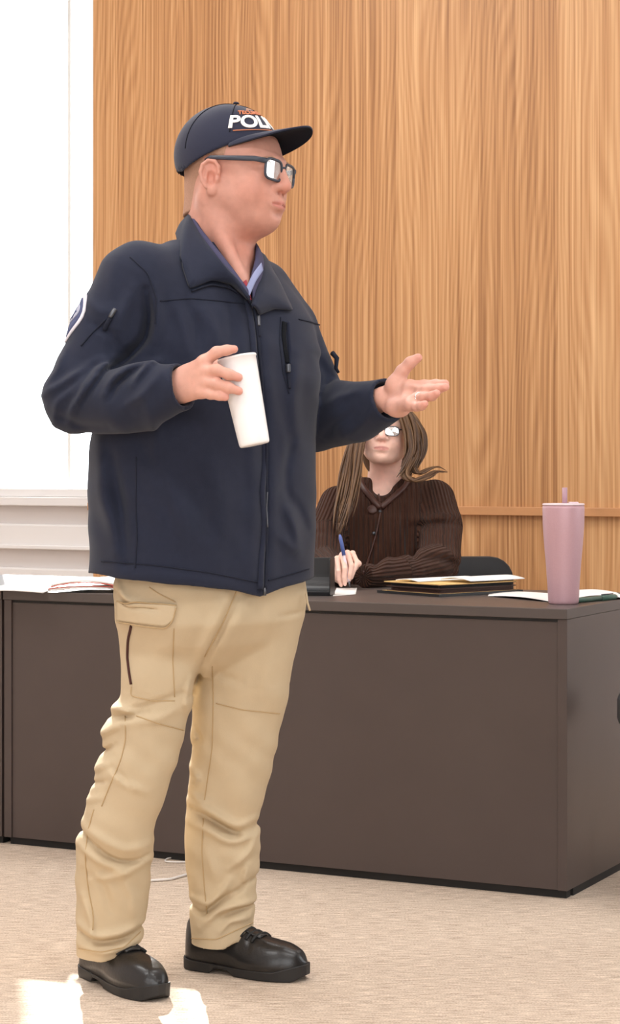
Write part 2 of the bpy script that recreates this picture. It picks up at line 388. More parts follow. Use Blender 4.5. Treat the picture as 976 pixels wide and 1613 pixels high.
def ribbon(fld, pts, wid, th, name, m, parent, n=40, lift=.0005):
    P, N, h = fld.hit(dens(pts, n)); P = P+N*lift
    for _ in range(2): P[1:-1] = (P[:-2]+2*P[1:-1]+P[2:])/4
    b = MB(); b.tube(P, wid/2, 8, flat=th/wid*2, up=N); return b.build(name, m, parent)
def coons(top, bot, nu=16, nv=14):
    a = dens(top, nu); b = dens(bot, nu); t = np.linspace(0, 1, nv)[None, :, None]; return a[:, None]*(1-t)+b[:, None]*t
def patch(fld, top, bot, th, name, m, parent, nu=18, nv=12, lift=.0):
    g = coons(top, bot, nu, nv); P, N, h = fld.hit(g.reshape(-1, 2)); P = (P+N*(lift+th/2-.001)).reshape(nu, nv, 3); N = N.reshape(nu, nv, 3)
    b = MB(); b.sheet(P, N, th); return b.build(name, m, parent)
# ------------------------------------------------------------------ the room
TH = math.radians(28); EW = np.array([-math.cos(TH), math.sin(TH), 0]); NW = np.array([-math.sin(TH), -math.cos(TH), 0]); WO = np.array([.514, 8.0, 0]); ZU = np.array([0, 0, 1.])
def WP(t, d, z): return WO+EW*t+NW*d+ZU*z
def wallbox(name, t0, t1, d0, d1, z0, z1, m, parent=None, bevel=0, kind='structure'):
    b = MB(); b.box(WP((t0+t1)/2, (d0+d1)/2, (z0+z1)/2), (t1-t0, abs(d1-d0), z1-z0), EW, NW, ZU)
    rel = WP((t0+t1)/2, (d0+d1)/2, z0) if parent is None else None
    o = b.build(name, m, parent, rel, smooth=False, bevel=bevel)
    if parent is None: tag(o, kind=kind)
    return o
fl = MB(); fl.box((0, 3.5, -.05), (12, 15, .1)); tag(fl.build('floor', M['carpet'], loc=(0, 0, 0), smooth=False), kind='structure')
ce = MB(); ce.box((0, 3.5, 4.05), (12, 15, .1)); tag(ce.build('ceiling', M['white'], loc=(0, 0, 4), smooth=False), kind='structure')
# oak wall: its veneer runs in its own axes, so the mesh is built flat and turned
def oak(name, t0, t1, d0, d1, z0, z1, bevel=0):
    b = MB(); b.box(((t0+t1)/2*-1, (d0+d1)/2*-1, (z0+z1)/2), (t1-t0, abs(d1-d0), z1-z0))
    o = b.build(name, M['rail'] if 'trim' in name else M['wood'], loc=(0, 0, 0), smooth=False, bevel=bevel); o.location = WO; o.rotation_euler = (0, 0, -TH); return tag(o, kind='structure')
TEDGE = 1.607
oak('wall_back', -1.35, TEDGE, -.05, 0, 0, 4.0)
oak('trim_1', -1.35, TEDGE+.012, 0, .028, .905, .937, .002)
WB = -.05
GT0, GT1, GZ0, GZ1 = 1.655, 2.185, .995, 3.62          # the glazed opening
wallbox('wall_window', TEDGE+.004, GT0-.04, WB-.08, WB, 0, 4.0, M['wallpaint'])
wallbox('wall_window_far', GT1+.04, 5.2, WB-.08, WB, 0, 4.0, M['wallpaint'])
wallbox('wall_window_below', GT0-.04, GT1+.04, WB-.08, WB, 0, GZ0-.045, M['wallpaint'])
wallbox('wall_window_above', GT0-.04, GT1+.04, WB-.08, WB, GZ1+.045, 4.0, M['wallpaint'])
wallbox('wall_behind_oak', -1.40, TEDGE+.004, -.13, -.052, 0, 4.0, M['wallpaint'])
win = MB()
for t0, t1, z0, z1 in ((GT0-.04, GT0, GZ0-.045, GZ1+.045), (GT1, GT1+.04, GZ0-.045, GZ1+.045), (GT0, GT1, GZ0-.045, GZ0), (GT0, GT1, GZ1, GZ1+.045)):
    win.box(WP((t0+t1)/2, WB-.04, (z0+z1)/2), (t1-t0, .06, z1-z0), EW, NW, ZU)
wo = tag(win.build('window_1', M['white'], loc=WP(1.87, WB-.06, GZ0), smooth=False, bevel=.003), kind='structure')
wallbox('window_pane', GT0, GT1, WB-.052, WB-.047, GZ0, GZ1, M['pane'], wo)
wallbox('glazing_bar', 1.794, 1.808, WB-.066, WB-.054, GZ0, GZ1, M['white'], wo)
wallbox('trim_2', TEDGE+.006, 5.2, WB, WB+.05, .920, .957, M['white'], bevel=.004)       # sill
wallbox('trim_3', TEDGE+.006, 5.2, WB, WB+.016, .957, .993, M['white'], bevel=.004)
wallbox('trim_4', TEDGE+.006, 5.2, WB, WB+.030, .742, .842, M['white'], bevel=.008)
wallbox('trim_5', TEDGE+.006, 5.2, WB, WB+.045, .735, .752, M['white'], bevel=.004)
wallbox('trim_6', TEDGE+.006, 5.2, WB, WB+.030, .48, .655, M['white'], bevel=.008)
wallbox('wall_right_window_below', -4.9, -1.40, WB-.08, WB, 0, .95, M['wallpaint'])
wallbox('wall_right_window_above', -4.9, -1.40, WB-.08, WB, 3.4, 4.0, M['wallpaint'])
wallbox('wall_right_window_near', -1.60, -1.40, WB-.08, WB, .95, 3.4, M['wallpaint'])
wallbox('wall_right_window_end', -4.9, -3.5, WB-.08, WB, .95, 3.4, M['wallpaint'])
win = MB()
for t0, t1, z0, z1 in ((-1.66, -1.60, .95, 3.4), (-3.5, -3.44, .95, 3.4), (-2.58, -2.52, 1.01, 3.34), (-3.44, -1.66, .95, 1.01), (-3.44, -1.66, 3.34, 3.4)):
    win.box(WP((t0+t1)/2, WB-.04, (z0+z1)/2), (t1-t0, .06, z1-z0), EW, NW, ZU)
w2 = tag(win.build('window_2', M['white'], loc=WP(-2.5, WB-.04, .95), smooth=False, bevel=.003), kind='structure')
wallbox('window_pane', -3.44, -1.66, WB-.052, WB-.047, 1.01, 3.34, M['pane'], w2)
WY0, WY1, WZ0, WZ1 = 3.7, 6.0, .95, 2.95
for k, (y0, y1, z0, z1) in enumerate(((-4, WY0, 0, 4), (WY1, 11, 0, 4), (WY0, WY1, 0, WZ0), (WY0, WY1, WZ1, 4))):
    q = MB(); q.box((4.8, (y0+y1)/2, (z0+z1)/2), (.1, y1-y0, z1-z0)); tag(q.build(('wall_right', 'wall_right_end', 'wall_right_below', 'wall_right_above')[k], M['darkwall'], smooth=False), kind='structure')
win = MB()
for y0, y1, z0, z1 in ((WY0, WY0+.06, WZ0, WZ1), (WY1-.06, WY1, WZ0, WZ1), (WY0+.06, WY1-.06, WZ0, WZ0+.06), (WY0+.06, WY1-.06, WZ1-.06, WZ1), (4.82, 4.88, WZ0+.06, WZ1-.06)):
    win.box((4.8, (y0+y1)/2, (z0+z1)/2), (.07, y1-y0, z1-z0))
w3 = tag(win.build('window_3', M['white'], loc=(4.8, 4.8, WZ0), smooth=False, bevel=.003), kind='structure')
q = MB(); q.box((4.8, (WY0+WY1)/2, (WZ0+WZ1)/2), (.006, WY1-WY0-.12, WZ1-WZ0-.12)); q.build('window_pane', M['pane'], w3, smooth=False)
for nm, c, s in (('wall_left', (-5.1, 3.5, 2), (.1, 15, 4)), ('wall_rear', (0, -3.4, 2), (12, .1, 4))):
    b = MB(); b.box(c, s); tag(b.build(nm, M['wallpaint'], smooth=False), kind='structure')

# ------------------------------------------------------------------ desks
DC = np.array([.648, 5.276, 0]); D1 = unit([-.893, .451, 0]); D2 = unit([.451, .893, 0])
def DP(t, d, z): return DC+D1*t+D2*d+ZU*z
def deskbox(b, t0, t1, d0, d1, z0, z1): b.box(DP((t0+t1)/2, (d0+d1)/2, (z0+z1)/2), (t1-t0, d1-d0, z1-z0), D1, D2, ZU)
DZ, DD = .733, .72
def desk(t0, t1, label):
    r = empty('desk', DP((t0+t1)/2, DD/2, 0), label, 'desk', 'dark laminate desks in a row')
    b = MB(); deskbox(b, t0, t1, -.004, DD, DZ-.026, DZ); b.build('desk_top', M['desktop'], r, smooth=False, bevel=.0015)
    for a in (t0+.001, t1-.026):
        b = MB(); deskbox(b, a, a+.025, 0, DD-.01, .022, DZ-.0265); b.build('end_panel', M['desk'], r, smooth=False, bevel=.0012)
    b = MB(); deskbox(b, t0+.0265, t1-.0265, .006, .025, .022, DZ-.034); b.build('modesty_panel', M['desk'], r, smooth=False)
    b = MB(); deskbox(b, t0+.0265, t1-.0265, .007, .024, DZ-.0335, DZ-.0265); b.build('gap_shade_strip', M['dark'], r, smooth=False)  # solid dark strip painting the recess shade below the top
    b = MB(); deskbox(b, t0+.01, t1-.01, .02, .05, 0, .0215); b.build('shade_plinth', M['dark'], r, smooth=False)  # set-back base, near-black to paint the shade of the floor gap
    for a in (t0+.006, t1-.036):
        b = MB(); deskbox(b, a, a+.03, .06, DD-.08, 0, .0215); b.build('glide', M['dark'], r, smooth=False)
    return r
desk(0, 1.716, 'long dark brown laminate desk behind the standing man, pink tumbler on its corner')
desk(1.722, 3.3, 'dark brown desk cut by the left frame edge, beside the longer desk')

# ------------------------------------------------------------------ things on the desk
def onto(px, py, z=DZ):                                   # point of the desk top seen there
    Y = (CAMZ-z)*FPX/(py-HY); return PX(px, py, Y)
# tumbler
tb = onto(887, 951); tum = empty('tumbler', tb, 'pink insulated tumbler with straw standing on the desk corner', 'tumbler')
S = tb[1]/FPX; prof = [(.0, 0), (22*S, 0), (23.5*S, 2*S), (24*S, 6*S)]
for h, r in ((30, 25.2), (60, 27.4), (90, 30), (110, 31.6), (128, 32.6), (150, 33.0)): prof.append((r*S, h*S))
prof += [(32.6*S, 154*S), (31*S, 155*S), (0, 155*S)]
b = MB(); b.lathe(prof, tb); b.build('cup_body', M['pink'], tum)
b = MB(); b.lathe([(0, 155*S), (32.2*S, 155*S), (33.2*S, 155.8*S), (33.2*S, 157*S), (31.5*S, 158.2*S), (0, 158.6*S)], tb); ld = b.build('lid', M['lid'], tum)
b = MB(); b.box(tb+np.array([15*S, -3*S, 159.4*S]), (15*S, 12*S, 2.2*S)); b.build('slider', M['lid'], ld, bevel=.001, smooth=False)
b = MB(); b.tube([tb+np.array([2*S, 0, 150*S]), tb+np.array([2*S, 0, 183*S])], 4.2*S, 16); b.build('straw', M['pinkclear'], tum)
b = MB(); b.lathe([(0, -.0004), (22*S, -.0004), (22*S, .0016), (0, .0016)], tb+np.array([0, 0, .0005])); b.build('base_ring', M['dark'], tum)

def flat_sheet(name, px, label, cat, m=None, z=DZ+.0008, bow=0, group=None, th=.0008):
    c = np.array([onto(*p, z=z) for p in px]); a, b_, c_, d = c            # four corners in order
    nu, nv = 14, 10; u = np.linspace(0, 1, nu)[:, None, None]; v = np.linspace(0, 1, nv)[None, :, None]
    G = a*(1-u)*(1-v)+b_*u*(1-v)+c_*u*v+d*(1-u)*v; G = G.copy(); G[:, :, 2] += bow*(np.sin(np.pi*u)*(1-.5*v))[:, :, 0]
    N = np.zeros_like(G); N[:, :, 2] = 1; mb = MB(); mb.sheet(G, N, th); o = mb.build(name, m or M['paper']); return tag(o, label, cat, group)
flat_sheet('paper_sheet', [(768, 939), (873, 949), (880, 936), (772, 931.5)], 'white paper sheet lying left of the pink tumbler', 'paper', bow=.006)
flat_sheet('paper_sheet', [(902, 943), (990, 944), (970, 933), (905, 929.5)], 'white paper sheet under the green pen, right of the tumbler', 'paper', z=DZ+.001, bow=.010)
flat_sheet('paper_sheet', [(524, 939), (560, 936), (562, 926), (530, 926)], "white sheet under the seated woman's writing hand", 'paper')
pn = empty('marker_pen', onto(940, 943), 'dark green pen lying beside the pink tumbler', 'pen')
a, b_ = onto(905, 946, DZ+.007), onto(970, 940, DZ+.007); ax = b_-a
b = MB(); b.tube([a, a+ax*.02, a+ax*.62], [.004, .0068, .0070], 16); b.build('barrel', M['greenpen'], pn)
b = MB(); b.tube([a+ax*.62, a+ax*.96, a+ax], [.0078, .0076, .005], 16); b.build('pen_cap', M['greenpen'], pn)
b = MB(); b.tube([a+ax*.64+ZU*.009, a+ax*.92+ZU*.0095], .0016, 8); b.build('clip', M['metal'], pn)

# folder pile: tray, files, loose sheets, all turned the same way
FC = onto(655, 929); fu = unit([.86, -.30, 0]); fu = unit([.95, .28, 0]) if False else fu
g0 = onto(600, 937); g1 = onto(694, 941); g2 = onto(755, 929)               # three corners seen
fu, fv = unit(g1-g0), None; fv = np.array([-fu[1], fu[0], 0])
W_, D_ = .33, .25
fo = onto(692, 940)                                                   # near right corner
fu = unit(onto(690, 940)-onto(590, 933)); fv = np.array([-fu[1], fu[0], 0])
def FP(u, v, z): return fo-fu*u+fv*v+ZU*(DZ+z)-ZU*DZ
def leaf_box(b, u0, u1, v0, v1, z0, z1): b.box(FP((u0+u1)/2, (v0+v1)/2, (z0+z1)/2), (u1-u0, v1-v0, z1-z0), fu, fv, ZU)
tr = empty('tray', FP(.12, .15, 0), 'shallow black tray holding the brown file folders', 'tray')
b = MB(); leaf_box(b, -.01, .235, -.012, .31, .0005, .004); b.build('tray_bottom', M['black'], tr, smooth=False, bevel=.001)
for (u0, u1, v0, v1) in ((-.014, -.010, -.016, .314), (.235, .239, -.016, .314), (-.010, .235, -.016, -.012), (-.010, .235, .31, .314)):
    b = MB(); leaf_box(b, u0, u1, v0, v1, .0005, .008); b.build('tray_lip', M['black'], tr, smooth=False)
z = .0045
for i, (h, m, lab, du) in enumerate(((.0035, 'manila', 'manila folder at the bottom of the pile in the black tray', .02), (.012, 'brownfile', 'thick dark brown file lowest of the brown ones in the tray', .0),
                                 (.010, 'brownfile', 'dark brown file just below the white papers in the tray', .003), (.0025, 'manila', 'manila folder directly under the loose white papers', .012))):
    f = empty('file_folder', FP(.11, .14, z), lab, 'folder', 'file folders in the tray')
    n = 3 if h > .006 else 1
    for k in range(2):
        b = MB(); zz = z+(0 if k == 0 else h-.0012); leaf_box(b, 0-du*.3, .215+du, .0, .30, zz, zz+.0012); b.build('cover', M[m], f, smooth=False)
    b = MB()
    for k in range(max(1, int(h/.0016)-1)): leaf_box(b, .004+.002*(k % 2), .20+.003*(k % 3), .004+.002*(k % 3), .29, z+.0014+k*.0016, z+.0014+k*.0016+.0011)
    if h > .006: tag(b.build('file_pages', M['brownfile'] if i == 1 else M['dark'], f, smooth=False), kind='stuff')
    z += h+.0004
for k, (u0, u1, v0, v1, hb, lab) in enumerate(((.106, .20, .02, .26, .008, 'loose white papers on top of the file folders, left sheet'), (-.02, .10, .10, .315, .012, 'loose white papers on top of the file folders, right sheet'))):
    nu, nv = 12, 12; u = np.linspace(u0, u1, nu); v = np.linspace(v0, v1, nv); G = np.array([[FP(a, c, z+.002+k*.004+hb*abs(math.sin(3*(a-u0)/(u1-u0)))*.6) for c in v] for a in u])
    Nn = np.zeros_like(G); Nn[:, :, 2] = 1; b = MB(); b.sheet(G, Nn, .0025); tag(b.build('paper_sheet', M['paper']), lab, 'paper', 'loose papers on the folders')

# black holder in front of the woman: upright back with a scooped lip
hb = onto(508, 939); hd = empty('document_holder', hb, "black plastic desk holder between the man's jacket and the woman's hand", 'holder')
hu = unit([-1, .18, 0]); hv = np.array([hu[1], -hu[0], 0])
if hv[1] > 0: hv = -hv
prf = [(0, 0), (.075, 0), (.078, .012), (.06, .012)]+[(.06-.046*math.sin(a)-.004, .012+.05*(1-math.cos(a))) for a in np.linspace(.15, 1.5, 8)]+[(.006, .104), (0, .104)]
c0 = hb-hu*.032+np.array([0, .08, 0])
b = MB(); b.poly([c0+hv*p+ZU*q for p, q in prf], hu*.16); b.build('shell', M['black'], hd, smooth=False, bevel=.002)
b = MB(); b.poly([c0-hu*.003+hv*p+ZU*q for p, q in ((0, .0), (.07, 0), (.078, .004), (.078, .1), (.07, .104), (0, .104))], hu*.003); b.build('side_plate', M['black'], hd, smooth=False, bevel=.001)

# papers on the left, under the window
flat_sheet('paper_sheet', [(-34, 931), (68, 933.5), (92, 924), (10, 921)], 'flat white sheets at the left end of the desks', 'paper', z=DZ+.0025, bow=.004, th=.003)
def bowed(name, px0, px1, z0, z1, dep, bow, m, label, cat, red=None, tilt=.0):
    a = onto(px0, 934, DZ)+ZU*z0; b_ = onto(px1, 934, DZ)+ZU*z1; nu, nv = 22, 8; G = np.zeros((nu, nv, 3)); r = empty(name, (a+b_)/2, label, cat, 'printed papers left of the man')
    for i in range(nu):
        u = i/(nu-1)
        for j in range(nv):
            v = j/(nv-1); G[i, j] = a*(1-u)+b_*u+D2*dep*v+ZU*(bow*math.sin(math.pi*u)**.8*(1-.25*v)+tilt*v)
    N = np.zeros_like(G); N[:, :, 2] = 1; mb = MB(); mb.sheet(G, N, .0055); mb.build('pages', m, r)
    if red:
        mb = MB(); H = G[:, :2].copy(); H[:, 0] -= D2*.0012; H[:, 1] = H[:, 0]+D2*.004; mb.sheet(H+ZU*red, N[:, :2], .0028); mb.build('red_edge', M['redpaper'], r)
bowed('booklet', 76, 212, .007, .0035, .20, .010, M['paper'], 'lower white booklet with red edge left of the man', 'booklet', red=.004)
bowed('booklet', 80, 205, .021, .012, .20, .017, M['paper'], 'upper bowed white booklet with red edge left of the man', 'booklet', red=-.0045, tilt=.006)

# white cable looping on the carpet below the desk
def onfloor(px, py, z=.004): Y = (CAMZ-z)*FPX/(py-HY); return PX(px, py, Y)
P = dens([(300, 1350), (280, 1350), (262, 1352), (258, 1357), (280, 1358), (301, 1357)], 30); b = MB(); b.tube([onfloor(*p) for p in P], .0022, 8)
tag(b.build('cable', M['cable']), 'thin white cable on the carpet, close under the desk panel', 'cable')
P = dens([(318, 1366), (296, 1377), (268, 1385), (238, 1387), (228, 1388)], 30); b = MB(); b.tube([onfloor(*p) for p in P], .0035, 8)
tag(b.build('cable', M['cable']), "white cable crossing the carpet between the man's legs", 'cable')

# ------------------------------------------------------------------ chairs
def rbox_pts(c, u, v, wv, hv, r, n=6):
    out = []
    for sx, sy, a0 in ((1, 1, 0), (-1, 1, 90), (-1, -1, 180), (1, -1, 270)):
        for k in range(n):
            a = math.radians(a0+90*k/(n-1)); out.append(c+u*(sx*(wv/2-r)+r*math.cos(a))+v*(sy*(hv/2-r)+r*math.sin(a)))
    return out
def slab(c, u, v, w_, h_, r, th, name, m, parent):
    nrm = np.cross(u, v); L = []
    for k, (ins, d) in enumerate(((.5, -.5), (.12, -.5), (0, -.3), (0, .3), (.12, .5), (.5, .5))):
        i = ins*min(th, .04) if ins < .4 else min(w_, h_)*.3
        L.append(rbox_pts(c+nrm*th*d*(1 if ins < .4 else 1.12), u, v, w_-2*i, h_-2*i, max(r-i, .01)))
    n = len(L[0]); V = [p for l in L for p in l]; F = [(k*n+i, k*n+(i+1) % n, (k+1)*n+(i+1) % n, (k+1)*n+i) for k in range(len(L)-1) for i in range(n)]
    F += [tuple(range(n))[::-1], tuple((len(L)-1)*n+i for i in range(n))]
    b = MB(); b.add(V, F); return b.build(name, m, parent)
def office_chair(base, yaw, label, seat_z, back_top, back_w=.46):
    r = empty('office_chair', base, label, 'chair'); base = np.array(base, float)
    f = np.array([math.sin(yaw), -math.cos(yaw), 0]); s = np.array([math.cos(yaw), math.sin(yaw), 0])
    slab(base+ZU*(seat_z-.035), s, f, .48, .46, .09, .07, 'seat', M['chair'], r)
    bh = back_top-seat_z-.04; slab(base-f*.23+ZU*(seat_z+.04+bh/2), s, ZU, back_w, bh, .08, .055, 'backrest', M['chair'], r)
    b = MB(); b.tube([base-f*.1+ZU*(seat_z-.075), base-f*.26+ZU*(seat_z-.06), base-f*.268+ZU*(seat_z+.2)], .016, 10); b.build('back_bracket', M['black'], r)
    b = MB(); b.tube([base+ZU*.09, base+ZU*(seat_z-.07)], .025, 14); b.build('column', M['metal'], r)
    for k in range(5):
        a = yaw+2*math.pi*k/5; d = np.array([math.cos(a), math.sin(a), 0]); b = MB(); b.tube([base+ZU*.10, base+d*.28+ZU*.065], [.024, .015], 10); lg = b.build('leg', M['black'], r)
        b = MB(); q = np.array([-d[1], d[0], 0]); b.tube([base+d*.28+ZU*.027-q*.02, base+d*.28+ZU*.027+q*.02], .027, 16); b.build('caster', M['black'], lg)
    for sg in (-1, 1):
        b = MB(); p = base+s*sg*.26; b.tube([p+ZU*(seat_z-.07)-s*sg*.06, p+ZU*(seat_z-.05), p+ZU*(seat_z+.15), p+f*.1+ZU*(seat_z+.175)], .013, 10); am = b.build('armrest', M['black'], r)
        slab(p+ZU*(seat_z+.19)+f*.03, s, f, .06, .24, .025, .025, 'arm_pad', M['black'], am)
    return r
ch = onfloor(715, 1190); 
office_chair((PX(716, 900, 7.2)[0], 7.08, 0), .10, 'black office chair whose rounded back shows beside the seated woman', .46, .775, .47)
def meeting_chair(c, label, sz=.505):
    r = empty('meeting_chair', c, label, 'chair'); c = np.array(c, float); s = np.array([0, 1., 0]); f = np.array([-1., 0, 0])
    slab(c+ZU*(sz-.037), s, f, .46, .46, .07, .074, 'seat', M['chair'], r)
    slab(c-f*.22+ZU*(sz+.22), s, ZU, .44, .34, .08, .04, 'backrest', M['chair'], r)
    for a in (-1, 1):
        for q in (-1, 1):
            b = MB(); p = c+s*a*.185+f*q*.18; b.tube([p+ZU*.001, p+ZU*(sz-.072)], .011, 12); b.build('leg', M['black'], r)
        b = MB(); b.tube([c+s*a*.185-f*.18+ZU*(sz-.07), c+s*a*.185-f*.235+ZU*(sz-.04), c+s*a*.185-f*.238+ZU*(sz+.12)], .010, 10); b.build('back_strut', M['black'], r)
cx_ = PX(963, 1110, 5.46)
meeting_chair((cx_[0]+.235, 5.24, 0), "black chair whose seat edge shows at the right end of the desk")
# ------------------------------------------------------------------ heads
def head(fld, R, o, s, fem=False):
    """skull, face and neck blended into fld; R columns are forward, left, up; o between the ear holes"""
    T = lambda x, y, z: np.array(o)+R@(np.array([x, y, z])*s)
    E = lambda c, r, k=.012, op='add', Q=None: fld.ell(T(*c), np.array(r)*s, R if Q is None else R@Q, k*s, op)
    C = lambda a, b, r1, r2, k=.01, op='add': fld.cone(T(*a), T(*b), r1*s, r2*s, k*s, op)
    E((-.012, 0, .045), (.100, .079, .093), .001)
    E((.036, 0, -.002), (.064, .066, .086), .03)
    E((.030, 0, -.048), (.066, .062, .052), .03)
    for y in (-1, 1):
        C((-.008, y*.060, -.035), (.070, y*.024, -.079), .024, .020, .03)
        E((.064, y*.038, -.030), (.032, .027, .032), .02)
        C((.070, y*.050, .028), (.096, y*.012, .030), .013, .012, .012)
    E((.0845, 0, -.0830), (.0215, .026, .0205), .016)
    E((.085, 0, -.050), (.027, .034, .028), .018)
    for y in (-1, 1):                                          # eye sockets, lids
        E((.108, y*.034, .006), (.016, .019, .012), .012, 'sub')
        E((.084, y*.033, .007), (.0155, .0165, .0125), .004)
    C((.101, 0, .022), (.116, 0, -.014), .0085, .0120, .012)      # nose
    E((.1135, 0, -.0185), (.0145, .0145, .0115), .006)
    for y in (-1, 1):
        E((.103, y*.0155, -.0215), (.0125, .0085, .0092), .006)
        E((.109, y*.0075, -.0315), (.0055, .0040, .0045), .003, 'sub')
    for y in (-1, 1):                                          # lips with the mouth line cut between them
        C((.1090, 0, -.0485), (.1015, y*.0265, -.0552), .0052, .0030, .007)
        C((.1065, 0, -.0605), (.1010, y*.0245, -.0562), .0056, .0030, .007)
        C((.1140, 0, -.0545), (.1050, y*.0275, -.0558), .0019, .0015, .0022, 'sub')
    E((.1105, 0, -.0725), (.008, .020, .0045), .010, 'sub')
    for y in (-1, 1):                                          # ears: flaring shell, rim, bowl, lobe
        e = lambda u, v, o=0: (.000+u, y*(.0835-u*.42+o), v-.014-.12*u)
        Q = np.array(Matrix.Rotation(y*math.radians(-22), 3, 'Z') @ Matrix.Rotation(math.radians(-7), 3, 'Y'))
        E(e(-.003, .002), (.0195, .0050, .0320), .003, Q=Q)
        ring = [(.013, .010), (.012, .022), (.004, .0315), (-.008, .0310), (-.0175, .021), (-.0205, .006), (-.0165, -.010), (-.009, -.021)]
        for p, q in zip(ring[:-1], ring[1:]): C(e(*p, .005), e(*q, .005), .0040, .0040, .002)
        E(e(.001, -.026, .002), (.0095, .0052, .0105), .005, Q=Q)
        E(e(.0005, -.002, .0085), (.0105, .0100, .0150), .003, 'sub', Q=Q)
        C(e(-.011, .018, .0035), e(-.010, -.010, .0035), .0028, .0028, .003)
        E(e(.010, -.003, .004), (.0050, .0042, .0075), .003)
    return T
def tones(V, T, R, o, s, base, lip, warm):
    L = (V-np.array(o))@R/s; c = np.tile(np.array(base), (len(V), 1))
    def put(m, col): 
        nonlocal c; m = np.clip(m, 0, 1)[:, None]; c = c*(1-m)+np.array(col)*m
    g = lambda p, r: np.exp(-(((L-np.array(p))/np.array(r))**2).sum(1))
    put(.55*(g((.07, -.04, -.03), (.03, .03, .03))+g((.07, .04, -.03), (.03, .03, .03))), warm)
    put(.7*g((.116, 0, -.018), (.016, .016, .016)), warm)
    put(.7*(g((-.01, -.083, 0), (.025, .012, .035))+g((-.01, .083, 0), (.025, .012, .035))), warm)
    put(.35*g((.02, 0, -.14), (.09, .09, .05)), warm)
    yy = np.abs(L[:, 1])
    lipm = (np.clip((.0275-yy)/.004, 0, 1)*np.clip((L[:, 0]-.080)/.006, 0, 1)*np.clip(1-np.abs(L[:, 2]+.0552)/(.0095*(1-(yy/.034)**2).clip(.1)), 0, 1)*2.5).clip(0, 1)
    put(lipm*.6, lip)
    return c

# ------------------------------------------------------------------ the standing man
Y0 = 4.43
man = empty('person', (PX(300, 900, Y0)[0], Y0, 0), 'person standing in navy jacket, dark cap and khaki trousers, holding a white cup and gesturing', 'person')
zr = lambda py, Y=Y0: CAMZ-(py-HY)*Y/FPX
xr = lambda px, Y=Y0: (px-CX)*Y/FPX
# --- jacket
J = Field(rng(-.60, .24, .0038), rng(3.98, 4.80, .0042), rng(.82, 1.60, .0038))
rows = [(950, 153, 487, .72), (905, 151, 488, .72), (860, 152, 490, .72), (800, 151, 491, .74), (715, 151, 491, .74), (650, 158, 495, .72), (600, 168, 500, .70), (550, 178, 500, .66), (500, 190, 487, .62), (470, 190, 470, .58),
        (445, 190, 452, .55), (425, 198, 436, .52), (405, 222, 418, .50), (388, 262, 398, .55), (372, 285, 388, .7)]
TY = math.radians(45)
def from_sil(rows, yaw, Y=Y0):
    z = []; cx = []; a = []; b = []
    for py, l, r, ra in rows:
        h = (xr(r, Y)-xr(l, Y))/2; A = h/math.sqrt(math.cos(yaw)**2+(ra*math.sin(yaw))**2); z.append(zr(py, Y)); cx.append((xr(l, Y)+xr(r, Y))/2); a.append(A); b.append(A*ra)
    return z, cx, a, b
z, cx, a, b_ = from_sil(rows, TY)
J.loft(z, cx, Y0, a, b_, TY, n=2.25, k=.001, zhi=zr(385))
# hem: higher at his back, lower at the zip
X, Yg, Z = J.grid((slice(None),)*3)
hemz = np.interp(J.x, [xr(p) for p in (140, 215, 330, 412, 490)], [zr(p) for p in (899, 903, 915, 932, 912)]).astype(np.float32)[:, None, None]
J.F[:] = np.maximum(J.F, hemz-Z)
RS = [PX(222, 452, 4.30), PX(172, 535, 4.275), PX(124, 628, 4.245), PX(205, 632, 4.16), PX(252, 618, 4.115), PX(300, 605, 4.085)]
J.chain(RS, [.094, .081, .071, .065, .055, .0455], .035)
LS = [PX(408, 462, 4.56), PX(446, 520, 4.585), PX(472, 590, 4.60), PX(494, 652, 4.60), PX(560, 650, 4.50), PX(622, 626, 4.405)]
J.chain(LS, [.070, .075, .076, .083, .064, .0455], .03)
# cuffs cut square and hollowed
def cuff(F_, A, B, r, frac):
    A, B = np.array(A), np.array(B); d = unit(B-A); p = A+(B-A)*frac; lo, hi = np.minimum(p, B+d*.06)-.09, np.maximum(p, B+d*.06)+.09; lo = np.where(d > .5, p-.045, lo)
    F_.cutplane(p, d, lo, hi); F_.cone(p-d*.012, p+d*.03, r-.007, r-.006, .003, 'sub'); return p, d
RC = cuff(J, RS[4], RS[5], .0455, .74)
LC = cuff(J, LS[4], LS[5], .0455, .84)
# neck opening
NB = np.array([xr(352), Y0+.005, zr(392)])
J.cone(NB+np.array([-.028, .02, .08]), NB+np.array([.02, -.02, -.07]), .073, .060, .01, 'sub')
Vn = [PX(372, 420, 4.30), PX(394, 478, 4.26)]
J.cone(Vn[0], Vn[1], .040, .010, .01, 'sub')
